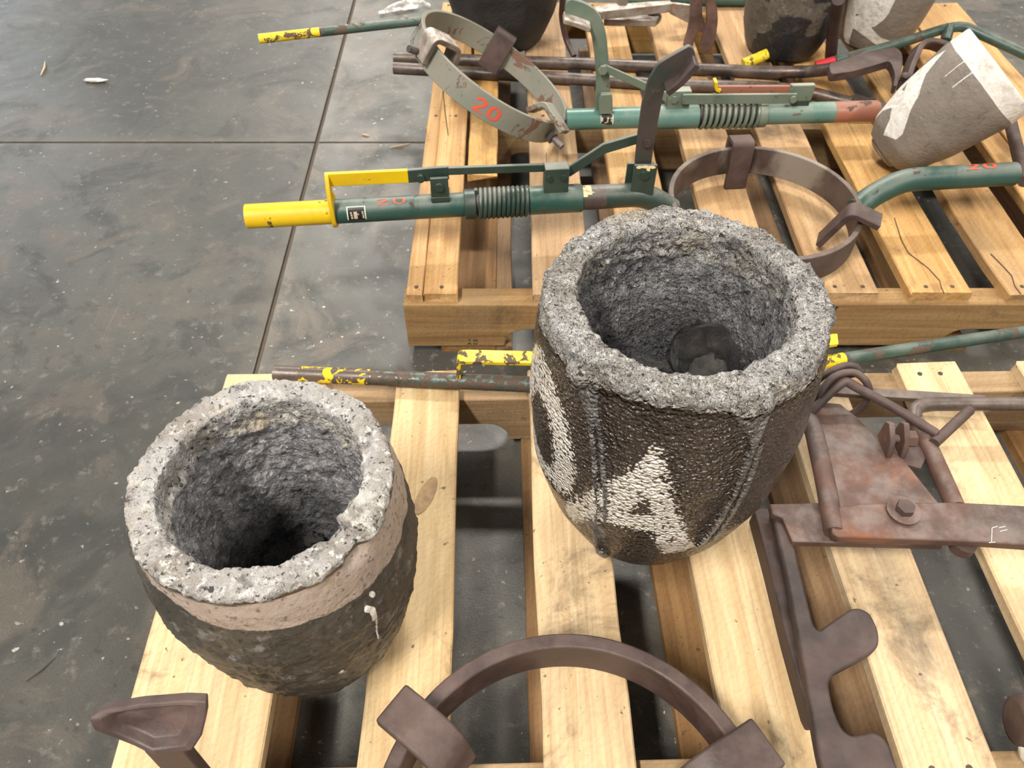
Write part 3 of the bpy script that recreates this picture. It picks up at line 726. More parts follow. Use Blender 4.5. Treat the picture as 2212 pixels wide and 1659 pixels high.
# --- standing at the back
def field_plain(kind):
    def fn_(P, t, h, zone, L):
        n1 = fbm(P, 26, 4, 31); n2 = fbm(P, 70, 3, 37); n3 = fbm(P, 11, 4, 33)
        z = np.zeros(len(P)); pt = z.copy(); bd = z.copy()
        d = np.degrees(t)
        if kind == 'scale': bd = np.where(zone == 1, np.clip(0.5+n3*1.6+0.25*np.exp(-((d+118)/26)**2)-0.05, 0, 1), 0)
        if kind == 'R':
            Q = q_of(t, h)
            BO = [(-163, .2), (-120, .2), (-106, .17), (-104, .125), (-105, .10), (-108, .085), (-116, .068), (-140, .05), (-160, .05)]
            H1 = [(-153, .0805), (-140, .081), (-154, .0705)]; H2 = [(-146, .125), (-125, .130), (-120, .15), (-128, .17), (-146, .17)]
            ST = [(-163, .2), (-163, .02), (-158, .002), (-150, .002), (-147, .035), (-145, .06), (-146, .2)]
            LG = [(-142, .062), (-124, .066), (-104, .046), (-86, .038), (-94, .022), (-112, .033), (-126, .043), (-140, .05)]
            sd = np.maximum(np.maximum(polysd(Q, polar(BO)), -polysd(Q, polar(H1))), -polysd(Q, polar(H2)))
            sd = np.minimum(sd, np.minimum(polysd(Q, polar(ST)), polysd(Q, polar(LG))))
            pt = np.clip(0.5-(sd+0.002*n1)/0.004, 0, 1)
        if kind == 'A':
            Q = np.stack([np.degrees(t)*math.radians(1)*0.07, h], 1)
            sc = math.radians(1)*0.07
            OUT = [(80, .166), (89.2, .1264), (108.5, .103), (120.4, .0779), (137.2, .0524), (137.6, .0394), (117.6, .0273), (104.7, .0488), (91.1, .0600), (74, .0438), (67.3, .0259), (54, .034), (50, .0701), (62, .11), (70, .1493)]
            HO = [(77.0, .0851), (73.4, .0974), (85.6, .0878)]
            sd = np.maximum(polysd(Q, [(a*sc, b) for a, b in OUT]), -polysd(Q, [(a*sc, b) for a, b in HO]))
            pt = np.clip(0.5-(sd+0.0012*n2)/0.004, 0, 1)
            pt = np.maximum(pt, np.clip(0.5+(h-(L-.031)+0.0015*n1)/0.003, 0, 1))
            for dg in (112, 128, ):
                pt = np.maximum(pt, np.where((h > L-.062) & (h < L-.02), np.clip(0.5+(0.0007-np.abs(np.degrees(t)-dg)*sc)/0.001, 0, 1), 0))
            pt = np.maximum(pt, np.where((zone == 1) & (np.exp(-((np.degrees(t)-118)/10)**2-((h-.105)/.022)**2) > 0.4) & (n2 > 0.42), 0.8, 0))
        pt = np.where((zone >= 1) & (zone < 3), pt, 0)
        inn = np.where(zone == 3, 1.0, 0)
        disp = np.where(zone >= 1, 0.0008*n2+0.0012*n3, 0)+np.where(zone == 1, bd*0.0016, 0)
        if kind == 'A': disp = disp*0.3
        return np.stack([z, pt, bd, inn], 1), disp
    return fn_
K0 = V(.148, .832, .1215)
r3 = thing('crucible', 'charcoal black crucible standing behind the tilted grey ring, only its lower wall visible', 'crucible', K0, gC)
crucible(r3, K0, (0, 0, 1), TT, [.0806, .0925, .1097, .1269, .1318, .1263, .1179], .3324, .088, .27, C_BLACK, field_plain('black'), 200, 70, 14, 40)
K1 = V(.742, .782, .1215)
r4 = thing('crucible', 'dark crucible blotched with black scale beside the one lettered R', 'crucible', K1, gC)
crucible(r4, K1, (0, 0, 1), TT, [.068, .079, .088, .0955, .0975, .0955, .0915], .27, .070, .22, C_SCALE, field_plain('scale'), 200, 80, 14, 40)
K2 = V(.948, .818, .1215)
r5 = thing('crucible', 'grey crucible painted with a white R, at the far right of the farther pallet', 'crucible', K2, gC)
crucible(r5, K2, (0, 0, 1), TT, [.064, .075, .0845, .0945, .099, .097, .092], .28, .072, .22, C_GREY, field_plain('R'), 240, 110, 14, 40)
# --- tipped over
az, el = -.048, .876
TAX = V(math.cos(el)*math.cos(az), math.cos(el)*math.sin(az), math.sin(el)); T0 = V(.81, .342, .1435)
r6 = thing('crucible', 'small tilted grey crucible with white-painted rim band leaning over the green shank', 'crucible', T0, gC)
crucible(r6, T0, TAX, np.array([0, .04, .15, .4, .8, 1]), [.031, .039, .058, .073, .084, .082], .207, .066, .17, C_GREY, field_plain('A'), 320, 150, 16, 50, uref='z')

# ------------------------------------------------------------------ pouring shank lying nearest the middle (shank A)
AX0 = V(-.2280, .0890, .200); ADIR = unit(V(.9476, .1978, .2)-AX0)
def ax9(u): # point of the shank axis seen in photo column u
    d0 = CAMP; lo, hi = -0.2, 2.0
    for _ in range(50):
        mid = (lo+hi)/2; q = (AX0+ADIR*mid-CAMP) @ RC.T; uu = W0/2+FPX*q[0]/q[2]
        if uu < u: lo = mid
        else: hi = mid
    return AX0+ADIR*lo
UPV = V(0, 0, 1); SIDE = unit(np.cross(UPV, ADIR))      # SIDE points away from the viewer
RC9, RR9, RH9 = V(.555, .152, .187), .1475, .048
gS = 'green two-handed pouring shanks'
sa = thing('pouring_shank', 'dark green pouring shank with solid yellow handle end and open rusty ring', 'pouring shank', RC9-V(0, 0, .066), gS)
def onpipe(p0, d, r):       # surface coordinates on a pipe: s along, angle from the top towards the viewer
    sd = unit(np.cross(UPV, d))
    return lambda s, t: np.array(p0)+d*s+(r+0.0005)*(math.cos(t)*UPV-math.sin(t)*sd)
R9 = .018
pL, pGuard = ax9(533), ax9(722)
v, f = pipe_open([pL, pGuard], R9, .003, 24); o = mk('handle_grip', v, f, YELLOW, sa)
o['label'] = 'yellow handle grip'
pS = ax9(1012)
v, f = tube([pGuard, pS], R9, 24); tb = mk('handle_tube', v, f, GREEN, sa)
sf = onpipe(pGuard, ADIR, R9)
s0 = np.linalg.norm(ax9(818)-pGuard); s1 = np.linalg.norm(ax9(876)-pGuard)
v, f = strokes(lambda a, b: sf(s0+(s1-s0)*a, 0.05+0.55*(1-b)), NUM20, 0.10)
mk('painted_number', v, f, REDMARK, tb)
a0, a1 = np.linalg.norm(ax9(752)-pGuard), np.linalg.norm(ax9(792)-pGuard)
v, f = patch(lambda a, b: sf(a, b), a0, a1, 0.62, 1.75); npl = mk('nameplate', v, f, LABELB, tb)
sf2 = onpipe(pGuard, ADIR, R9+.0004)
v, f = patch(lambda a, b: sf2(a, b), a0+.0016, a1-.0016, 0.69, 1.75); mk('nameplate_face', v, f, BLACKPL, tb)
sf3 = onpipe(pGuard, ADIR, R9+.0008)
wl = a1-a0
for q0, q1, t0, t1 in ((.17, .27, 1.06, 1.18), (.19, .29, 1.22, 1.36), (.2, .3, 1.4, 1.62), (.36, .55, 1.04, 1.62), (.57, .64, 1.2, 1.3), (.80, .88, 1.03, 1.14), (.79, .90, 1.18, 1.25), (.82, .9, 1.3, 1.6)):
    v, f = patch(lambda a, b: sf3(a, b), a0+wl*q0, a0+wl*q1, t0, t1, 2, 3); mk('nameplate_print', v, f, LABELW, tb)
# guard plate at the end of the squeeze lever
YA = lambda x: AX0[1]+(x-AX0[0])*ADIR[1]/ADIR[0]
gp = ax9(722)
prof = [(-.003, .0665), (.003, .0665), (.014, .052), (.0215, .030), (.0225, -.004)]+[(.0215*math.cos(q), -.006-.0165*math.sin(q)) for q in np.linspace(0.3, math.pi-0.3, 9)]+[(-.0205, -.004), (-.0205, .016), (-.003, .034)]
v, f = prism([gp-ADIR*.003+SIDE*(a*-1)+UPV*b for a, b in prof], ADIR*.006); lv = mk('squeeze_lever', *join([(v, f), flatbar([gp+UPV*.056, ax9(890)+UPV*.058-V(0, 0, .003)], UPV, .021, .006)]), YELLOW, sa, bevel=.001)
lv['label'] = 'yellow squeeze lever'
v, f = flatbar([ax9(889)+UPV*.055, ax9(974)+UPV*.057], UPV, .021, .006); mk('lever_bar', v, f, GREENDK, sa, bevel=.001)
q = ax9(915)+UPV*.054-SIDE*.003; v, f = cyl(q, q-SIDE*.007, .006); mk('rivet', v, f, GREENDK, sa)
v, f = flatbar([ax9(970)+UPV*.060, ax9(1172)+UPV*.057], UPV, .012, .006); mk('push_rod', v, f, GREENDK, sa, bevel=.001)
# clevis on the tube
cl = ax9(953)
v, f = join([obox(cl-SIDE*.010+UPV*.035, ADIR, SIDE, UPV, .026, .005, .042), obox(cl+SIDE*.010+UPV*.035, ADIR, SIDE, UPV, .026, .005, .046), obox(cl+UPV*.020, ADIR, SIDE, UPV, .028, .026, .008)])
ce = mk('clevis', v, f, GREENDK, sa, bevel=.001)
q = cl-SIDE*.0125+UPV*.042; v, f = cyl(q, q-SIDE*.004, .0062); mk('bolt', v, f, GREENDK, sa)
# spring with its collar
v, f = tube([ax9(1003), ax9(1027)], .0225, 24); mk('spring_collar', v, f, GREENDK, sa, bevel=.001)
def helix(p0, p1, r, turns, wire, name, mat, par):
    d = unit(p1-p0); L = np.linalg.norm(p1-p0); sd = unit(np.cross(UPV, d)); n = int(turns*22)
    P = [p0+d*(L*i/n)+r*(math.cos(2*math.pi*turns*i/n)*UPV+math.sin(2*math.pi*turns*i/n)*sd) for i in range(n+1)]
    v, f = tube(P, wire, 8); return mk(name, v, f, mat, par)
helix(ax9(1029), ax9(1143), .0205, 11.5, .0033, 'spring', GREENDK, sa)
v, f = tube([pS, ax9(1146)], .0165, 20); mk('inner_tube', v, f, DKBAND, sa)
v, f = tube([ax9(1142), ax9(1256)], .0213, 24); sl = mk('sliding_sleeve', v, f, GREEN, sa, bevel=.001)
lg = (ax9(1172)+ax9(1225))/2
v, f = obox(lg+UPV*.038, ADIR, SIDE, UPV, .036, .020, .042); lu = mk('sleeve_lug', v, f, GREENDK, sa, bevel=.0012)
for uu in (1183, 1212):
    q = ax9(uu)+UPV*.045-SIDE*.010; v, f = cyl(q, q-SIDE*.003, .0045, 10); mk('bolt', v, f, GREENDK, lu)
# neck and gooseneck down to the ring
v, f = tube([ax9(1254), ax9(1306)], .0185, 24); nk = mk('neck_band', v, f, DKBAND, sa)
sfn = onpipe(ax9(1254), ADIR, .0192)
v, f = strokes(sfn, [[(.004, .05), (.004, .9)], [(.010, -.1), (.011, .75)], [(.002, .35), (.016, .6)], [(.013, -.2), (.002, -.1)]], .0085)
mk('cream_paint_patch', v, f, CREAM, nk)
ringL = RC9+V(-RR9-.001, -.002, -.020); ringR = at(1850, 452, .168)
v, f = tube(fillet([ax9(1305), ax9(1395), ringL+V(.006, 0, 0)], .06, 12), .0182, 24); mk('ring_neck', v, f, GREENDK, sa)
farR = ax9(2190)
v, f = tube(fillet([ringR, at(1882, 424, .180), ax9(1950), farR], .05, 12), .0182, 24); fr = mk('far_handle_tube', v, f, GREEN, sa)
sfr = onpipe(ax9(2080), ADIR, .0184)
sl0 = np.linalg.norm(ax9(2136)-ax9(2080))
v, f = strokes(lambda a, b: sfr(sl0*a, -0.25+0.62*(1-b)), NUM20, 0.16); mk('painted_number', v, f, REDMARK, fr)
# crossing handle bar at the far end
v, f = tube(fillet([at(2176, 236, .185), at(2194, 310, .190), at(2214, 392, .20)], .03), .010, 14); mk('cross_handle', v, f, RUST, sa)
# ring with its clips
v, f = bandring(RC9, (0, 0, 1), RR9, .008, RH9); mk('ring', v, f, RINGRUST, sa, bevel=.001)
CL = [(RR9+.007, -.030), (RR9+.007, .014), (RR9-.020, .016), (RR9-.026, -.064)]
a_, b_, n_ = basis((0, 0, 1))
def rang(C, n, p): 
    a, b, n = basis(n); w = np.array(p)-np.array(C); return math.atan2(w@b, w@a)
v, f = ringclip(RC9, (0, 0, 1), rang(RC9, (0, 0, 1), at(1600, 325, .187)), CL, .037, .008); mk('ring_clip', v, f, RUST, sa, bevel=.0012)
CL2 = [(RR9-.050, -.052), (RR9-.022, .016), (RR9+.022, .004)]
v, f = ringclip(RC9, (0, 0, 1), rang(RC9, (0, 0, 1), at(1868, 478, .187)), CL2, .034, .009, .012); mk('ring_clip', v, f, RUST, sa, bevel=.0012)
v, f = ringclip(RC9, (0, 0, 1), math.radians(250), CL, .037, .008); mk('ring_clip', v, f, RUST, sa, bevel=.0012)
# upright locking arm with its hooked head
YP = YA(.357)
arm_px = [(1366, 395), (1371, 361), (1377, 298), (1387, 225), (1401, 174), (1422, 138), (1452, 120), (1490, 99), (1499, 107), (1503, 120), (1475, 152), (1440, 182), (1434, 200), (1420, 271), (1412, 320), (1406, 361), (1402, 395)]
v, f = prism([aty(u, v_, YP-.004) for u, v_ in rpoly(arm_px, 10)], (0, .008, 0)); am = mk('locking_arm', v, f, ARMDK, sa, bevel=.001)
v, f = flatbar([aty(1438, 190, YP-.014), aty(1470, 166, YP-.014), aty(1503, 128, YP-.014)], (0, 1, 0), .034, .009, .01); mk('hook_pad', v, f, RUSTDK, sa, bevel=.0015)
q = aty(1398, 308, YP-.004); v, f = cyl(q, q+V(0, -.004, 0), .006, 10); mk('bolt', v, f, RUSTDK, am)
bc = ax9(1384)
bz = aty(1388, 385, YP)
v, f = join([obox(V(bz[0], YP-.010, bz[2]+.004), (1, 0, 0), (0, 1, 0), (0, 0, 1), .034, .005, .052), obox(V(bz[0]-.004, YP+.010, bz[2]-.002), (1, 0, 0), (0, 1, 0), (0, 0, 1), .040, .005, .044)])
mk('arm_bracket', v, f, GREENDK, sa, bevel=.001)
q = V(bz[0], YP-.0125, bz[2]+.014); v, f = cyl(q, q+V(0, -.003, 0), .0065); mk('bolt', v, f, GREENDK, sa)
fz = lambda s, t: V(s, YP-.0132, t)
w_ = [(bz[0]-.014, bz[2]+.027), (bz[0]+.0, bz[2]+.0285), (bz[0]+.014, bz[2]+.027)]
v, f = strokes(fz, [w_, [(bz[0]+.002, bz[2]+.026), (bz[0]+.006, bz[2]+.021)]], .005); mk('cream_paint_patch', v, f, CREAM, sa)
v, f = flatbar([aty(1222, 372, YP+.010), aty(1306, 318, YP+.010), aty(1392, 292, YP+.010)], (0, 0, 1), .001, .001)
lk = [aty(1218, 380, YP+.010), aty(1223, 365, YP+.010), aty(1304, 312, YP+.010), aty(1392, 287, YP+.010), aty(1392, 307, YP+.010), aty(1309, 332, YP+.010), aty(1232, 382, YP+.010)]
v, f = prism(lk, (0, .006, 0)); mk('link_bar', v, f, GREENDK, sa, bevel=.001)

# ------------------------------------------------------------------ pouring shank behind it with the tilted grey ring (shank B)
ZB = .178
B_0, B_1 = at(1232, 258, ZB), at(1885, 240, ZB); BD = unit(B_1-B_0); BSIDE = unit(np.cross(UPV, BD))
def ax10(u):
    lo, hi = -0.3, 1.2
    for _ in range(50):
        mid = (lo+hi)/2; q = (B_0+BD*mid-CAMP) @ RC.T
        if W0/2+FPX*q[0]/q[2] < u: lo = mid
        else: hi = mid
    return B_0+BD*lo
RC10 = V(.1407, .4548, .2479); N10 = unit(V(.5396, .0997, .8360)); RR10, RH10 = .150, .042
sb = thing('pouring_shank', 'dusty pale green pouring shank with tilted grey ring marked 20 and sea-green tube', 'pouring shank', V(.30, .40, .125), gS)
v, f = bandring(RC10, N10, RR10, .007, RH10); rg = mk('ring', v, f, RINGGREY, sb, bevel=.001)
def ring_ang(u, v_, rr=RR10, zz=0.0):     # angle of the ring point nearest a photo position
    a, b, n = basis(N10); best = None
    for i in range(720):
        q = 2*math.pi*i/720; p = RC10+rr*(math.cos(q)*a+math.sin(q)*b)+n*zz; s = (p-CAMP) @ RC.T
        d = (W0/2+FPX*s[0]/s[2]-u)**2+(H0/2+FPX*s[1]/s[2]-v_)**2
        if best is None or d < best[0]: best = (d, q)
    return best[1]
a10, b10, _ = basis(N10)
def ring_out(q, z): return RC10+(RR10+.0006)*(math.cos(q)*a10+math.sin(q)*b10)+N10*z
qA, qB = ring_ang(1031, 212), ring_ang(1084, 240)
if abs(qB-qA) > math.pi: qB += 2*math.pi*np.sign(qA-qB)
v, f = strokes(lambda a, b: ring_out(qA+(qB-qA)*a, -.034+.022*b), NUM20, 0.15); mk('painted_number', v, f, REDMARK, rg)
CLB = [(RR10+.008, -.020), (RR10+.008, .012), (RR10-.012, .014), (RR10-.020, -.058)]
v, f = ringclip(RC10, N10, ring_ang(1090, 82), CLB, .040, .008); mk('ring_clip', v, f, RUST, sb, bevel=.0012)
qc = ring_ang(915, 110)
v, f = ringclip(RC10, N10, qc, [(RR10+.010, -.030), (RR10+.010, .014), (RR10-.042, .010), (RR10-.052, -.026)], .034, .009, .010); mk('ring_clip', v, f, WHITERUST, sb, bevel=.0012)
qd = ring_ang(1195, 262)
v, f = ringclip(RC10, N10, qd, [(RR10-.050, -.014), (RR10-.030, .016), (RR10+.028, .004)], .024, .009, .008); mk('ring_clip', v, f, RINGGREY, sb, bevel=.0012)
for qq, uv in ((ring_ang(908, 105), (880, 90)), (ring_ang(1205, 275), (1214, 300))):
    d = math.cos(qq)*a10+math.sin(qq)*b10; p0 = RC10+d*(RR10-.002)-N10*.024
    bo = mk('bolt', *cyl(p0, p0+d*.034, .0058, 14), BOLT, sb); mk('nut', *hexhead(p0+d*.004, d, .0115, .008), BOLT, bo)
v, f = tube([ax10(1228)-BD*.004, ax10(1505)], .0182, 24); tb2 = mk('handle_tube', v, f, GREENTUBE, sb)
v, f = tube([ax10(1400), ax10(1506)], .0215, 24); mk('sliding_sleeve', v, f, GREENTUBE, sb, bevel=.001)
helix(ax10(1507), ax10(1640), .0205, 10.5, .0034, 'spring', GREENPALE, sb)
v, f = tube([ax10(1500), ax10(1642)], .0165, 20); mk('inner_tube', v, f, RUSTDK, sb)
v, f = tube([ax10(1634), ax10(1652)], .0225, 24); mk('spring_collar', v, f, GREENPALE, sb, bevel=.001)
v, f = tube([ax10(1645), ax10(1800)], .0182, 24); mk('handle_tube', v, f, GREENTUBE, sb)
v, f = tube([ax10(1798), ax10(1893)], .0184, 24); o = mk('handle_grip', v, f, ORANGEP, sb); o['label'] = 'faded orange handle grip'
s10 = onpipe(ax10(1294), BD, .0184); lw = np.linalg.norm(ax10(1321)-ax10(1294))
v, f = patch(lambda a, b: s10(a, b+.16*(a/lw)), 0, lw, .50, 1.45); mk('nameplate', v, f, LABELB, tb2)
s10 = onpipe(ax10(1294), BD, .0188)
v, f = patch(lambda a, b: s10(a, b+.16*(a/lw)), .001, lw-.0015, .57, 1.45); mk('nameplate_face', v, f, BLACKPL, tb2)
s10 = onpipe(ax10(1294), BD, .0192)
for q0, q1, t0, t1 in ((.06, .18, .95, 1.3), (.5, .66, .95, 1.12), (.5, .6, 1.15, 1.4), (.78, .92, .97, 1.1), (.8, .9, 1.15, 1.35), (.3, .5, 1.36, 1.44)):
    v, f = patch(lambda a, b: s10(a, b), lw*q0, lw*q1, t0, t1, 2, 3); mk('nameplate_print', v, f, LABELW, tb2)
# lever, bars and lugs above the tube
YB = lambda u: ax10(u)[1]
lug = (ax10(1437)+ax10(1478))/2
v, f = obox(lug+UPV*.032, BD, BSIDE, UPV, .040, .018, .040); lb = mk('sleeve_lug', v, f, GREENPALE, sb, bevel=.001)
for uu in (1446, 1470):
    q = ax10(uu)+UPV*.038-BSIDE*.009; mk('bolt', *hexhead(q, -BSIDE, .0065, .004), GREENPALE, lb)
v, f = flatbar([ax10(1462)+UPV*.040-BSIDE*.013, ax10(1702)+UPV*.036-BSIDE*.013], UPV, .018, .005); lbr = mk('push_rod', v, f, GREENPALE, sb, bevel=.001)
q = ax10(1696)+UPV*.036-BSIDE*.0155; mk('bolt', *cyl(q, q-BSIDE*.003, .006), GREENPALE, lbr)
v, f = flatbar([ax10(1536)+UPV*.046, ax10(1690)+UPV*.043], UPV, .020, .006); o = mk('squeeze_lever', v, f, ORANGEP, sb, bevel=.001); o['label'] = 'orange squeeze lever'
v, f = flatbar([ax10(1529)+UPV*.066, ax10(1533)+UPV*.052, ax10(1542)+UPV*.050], BSIDE, .016, .005, .004); mk('lever_tip', v, f, YELLOW, sb)
v, f = obox((ax10(1690)+ax10(1740))/2+UPV*.040, BD, BSIDE, UPV, .044, .010, .030); mk('clevis', v, f, GREENPALE, sb, bevel=.0015)
v, f = obox((ax10(1702)+ax10(1738))/2+UPV*.020, BD, BSIDE, UPV, .030, .012, .014); mk('clevis_foot', v, f, GREENDK, sb)
# upright arm
yb = YB(1308)
arm2 = [(1286, 243), (1288, 160), (1283, 110), (1277, 72), (1266, 58), (1240, 40), (1219, 30), (1222, 8), (1232, -2), (1262, 6), (1285, 20), (1300, 40), (1310, 75), (1315, 130), (1321, 243)]
v, f = prism([aty(u, v_, yb-.004) for u, v_ in rpoly(arm2, 12)], (0, .008, 0)); am2 = mk('locking_arm', v, f, GREENPALE, sb, bevel=.001)
v, f = flatbar([aty(1217, 38, yb-.012), aty(1245, 46, yb-.012), aty(1274, 57, yb-.012)], (0, 1, 0), .030, .008); mk('hook_pad', v, f, WHITERUST, sb, bevel=.0015)
q = aty(1302, 150, yb-.010); mk('bolt', *hexhead(q, (0, -1, 0), .008, .005), GREENPALE, am2)
lnk = [aty(1295, 146, yb-.010), aty(1307, 140, yb-.010), aty(1320, 146, yb-.010), aty(1397, 180, yb-.010), aty(1440, 200, yb-.010), aty(1440, 222, yb-.010), aty(1397, 199, yb-.010), aty(1305, 157, yb-.010), aty(1296, 153, yb-.010)]
v, f = prism(lnk, (0, .005, 0)); mk('link_bar', v, f, GREENPALE, sb, bevel=.001)
bk = [(1294, 248), (1294, 214), (1299, 205), (1318, 204), (1323, 211), (1324, 246)]
v, f = prism([aty(u, v_, yb-.016) for u, v_ in bk], (0, .010, 0)); mk('arm_bracket', v, f, GREENPALE, sb, bevel=.001)
# far handle rod from the raised side of the ring
rE, rM, rS = at(559, 84, .325), at(690, 69, .325), at(908, 45, .325)
v, f = tube([rE, rE+(rS-rE)*(np.linalg.norm(rM-rE)/np.linalg.norm(rS-rE))], .0074, 16); o = mk('rod_grip', v, f, YELLOWWORN, sb); o['label'] = 'chipped yellow grip on the far rod'
v, f = tube([rE+(rS-rE)*(np.linalg.norm(rM-rE)/np.linalg.norm(rS-rE)), rS], .0074, 16); mk('handle_rod', v, f, GREENROD, sb)

# ------------------------------------------------------------------ pair of long crucible tongs on the farther pallet
tg = thing('crucible_tongs', 'long brown steel tongs with two parallel pipe handles across the farther pallet', 'tongs', (.4, .66, .1215))
zt = .1335
P = fillet([at(u, v_, z) for u, v_, z in ((851, 125, zt), (1300, 139, zt), (1500, 149, zt), (1650, 156, zt), (1755, 155, .150), (1815, 146, .182))], .06, 6)
mk('tong_handle', *tube(P, .0118, 18), PIPE, tg)
P = fillet([at(u, v_, z) for u, v_, z in ((851, 147, zt), (1300, 174, zt), (1450, 184, zt), (1650, 189, zt), (1735, 196, zt), (1838, 223, zt))], .06, 6)
mk('tong_handle', *tube(P, .0118, 18), PIPE, tg)
jp = [(1790, 136), (1815, 130), (1870, 112), (1935, 101), (1948, 112), (1951, 130), (1946, 158), (1938, 186), (1930, 184), (1934, 160), (1926, 138), (1920, 131), (1880, 143), (1840, 154), (1795, 160)]
mk('tong_jaw', *prism([at(u, v_, .197) for u, v_ in rpoly(jp, 8)], (0, 0, -.016)), RUST, tg, bevel=.002)
jq = [(1832, 208), (1850, 201), (1915, 222), (1915, 240), (1838, 240), (1826, 226)]
mk('tong_jaw', *prism([at(u, v_, .140) for u, v_ in jq], (0, 0, -.012)), RUST, tg, bevel=.002)
jr = fillet([at(1950, 190, .185), at(1962, 150, .200), at(1985, 98, .215), at(2010, 92, .21), at(2065, 112, .195)], .03, 6)
mk('tong_arm', *flatbar(jr, (0.1, -.6, .75), .030, .010), RUST, tg, bevel=.002)
q = at(1958, 164, .204); mk('pivot_bolt', *lump(q, .010, .010, .006, 40, .1, 14, 8), RUSTDK, tg)
# ------------------------------------------------------------------ bent green bar at the right back
bg_ = thing('bent_handle_bar', 'bent green steel bar with a red end, rising over the far right crucibles', 'bar', (.9, .62, .1215))
E0, E1 = at(1762, 142, .137), at(1803, 131, .147)
mk('bar_end', *tube([E0, E1], .0092, 14), REDP, bg_)['label'] = 'red painted end'
P = fillet([E1, at(1930, 98, .168), at(2040, 62, .205), at(2080, 56, .21), at(2225, 122, .19)], .05, 8)
mk('bar', *tube(P, .0098, 16), GREENROD, bg_)
mk('weld_stub', *tube([at(2050, 60, .207), at(2042, 90, .195)], .0105, 12), GREENROD, bg_)
v, f = tube([at(1604, 143, .128), at(1656, 118, .165)], .0112, 16)
tag(mk('handle_end', *pipe_open([at(1657, 117, .150), at(1606, 139, .134)], .0112, .002, 16), YELLOWWORN), 'short yellow tube end poking up behind the brown tong pipes', 'tube')
# upright rusty bar between the two back crucibles
mk_b = mk('steel_bar', *tube([at(1794, 129, .1335), at(1800, 60, .215), at(1811, 0, .285)], .0115, 14), RUSTDK)
tag(mk_b, 'dark rusty round bar leaning in the gap between two back crucibles', 'bar')

# ------------------------------------------------------------------ plaster-splashed lifting tongs at the top centre
lt = thing('lifting_tongs', 'plaster-splashed rusty lifting tongs with claw legs standing at the back of the farther pallet', 'tongs', (.42, .80, .1215))
mk('cross_bar', *prism([at(u, v_, .205) for u, v_ in ((1255, 24), (1300, 10), (1448, 0), (1452, 8), (1302, 24), (1300, 26))], (0, 0, -.018)), WHITERUST, lt, bevel=.0015)
mk('cross_bar', *prism([at(u, v_, .175) for u, v_ in ((1305, 36), (1400, 30), (1420, 27), (1424, 34), (1418, 44), (1306, 42))], (0, 0, -.014)), WHITERUST, lt, bevel=.0015)
mk('splashed_plate', *prism([aty(u, v_, .86) for u, v_ in ((1449, 7), (1494, 12), (1490, 52), (1447, 30))], (0, .008, 0)), WHITERUST, lt, bevel=.001)
q = at(1344, 8, .205); mk('bolt', *hexhead(q, (0, 0, 1), .012, .016), WHITERUST, lt)
q = at(1412, 39, .168); mk('pin_eye', *tube([q+V(.012*math.cos(a), 0, .012*math.sin(a)) for a in np.linspace(0, 2*math.pi, 20, endpoint=False)], .005, 8, True), WHITERUST, lt)
yc = .78
cl1 = [(1493, -6), (1518, -6), (1517, 30), (1527, 68), (1521, 72), (1508, 66), (1496, 102), (1476, 104), (1487, 64), (1492, 32)]
mk('claw_leg', *prism([aty(u, v_, yc) for u, v_ in rpoly(cl1, 5)], (0, .014, 0)), CLAW, lt, bevel=.0015)
cl2 = [(1524, -6), (1544, -6), (1550, 22), (1551, 48), (1546, 86), (1534, 112), (1521, 114), (1513, 105), (1521, 72), (1528, 50), (1527, 20)]
mk('claw_leg', *prism([aty(u, v_, yc-.02) for u, v_ in rpoly(cl2, 6)], (0, .016, 0)), CLAW, lt, bevel=.0015)
mk('claw_leg', *tube(fillet([at(1216, -8, .26), at(1213, 40, .20), at(1222, 85, .15), at(1240, 122, .130)], .05, 8), .0062, 12), RUST, lt)
gt = mk('green_tube', *tube([at(1335, 2, .1335), at(1610, 2, .1335)], .0115, 16), GREENROD)
tag(gt, 'dark green tube lying along the back edge of the farther pallet', 'tube')

# ------------------------------------------------------------------ rusted shank on the nearer pallet, passing behind the big crucible
sc_ = thing('worn_shank', 'rusty pipe shank with yellow flakes and a yellow squeeze bar, behind the small crucible', 'pouring shank', (.1, -.175, .1215))
p0, p1, p2, p3 = at(593, 806, .1335), at(700, 811, .1335), at(800, 815, .1335), at(1420, 843, .1335)
pe = at(648, 808.5, .1335)
mk('pipe_end', *pipe_open([p0, pe], .0108, .002, 18), PIPE, sc_)
mk('flaked_grip', *tube([pe, p2], .0108, 18), YELLOWRUST, sc_)
mk('pipe', *tube([p2, p3], .0106, 18), GREENWORN, sc_)
zq = .168
o = mk('squeeze_bar', *flatbar([at(992, 815, .136), at(992, 772, zq), at(1010, 771, zq), at(1300, 778, zq), at(1420, 800, .150)], (0.02, 1, 0), .0215, .006, .010), YELLOWWORN, sc_, bevel=.001)
o['label'] = 'chipped yellow squeeze bar'
# ------------------------------------------------------------------ rod in the gap between the pallets
gr = thing('green_rod', 'slim green rod with yellow tip in the gap between the two pallets', 'rod', (.8, -.06, .06))
g0, g1, g2 = at(1760, 787, .147), at(1820, 776, .142), at(2300, 703, .080)
mk('rod_tip', *tube([g0, g1], .0092, 14), YELLOWWORN, gr)
mk('rod', *tube([g1, g2], .0092, 14), GREENROD, gr)
mk('lever_tip', *flatbar([at(1770, 778, .150), at(1772, 740, .168), at(1808, 734, .165)], (0.2, 1, 0), .020, .005, .006), YELLOWWORN, gr)

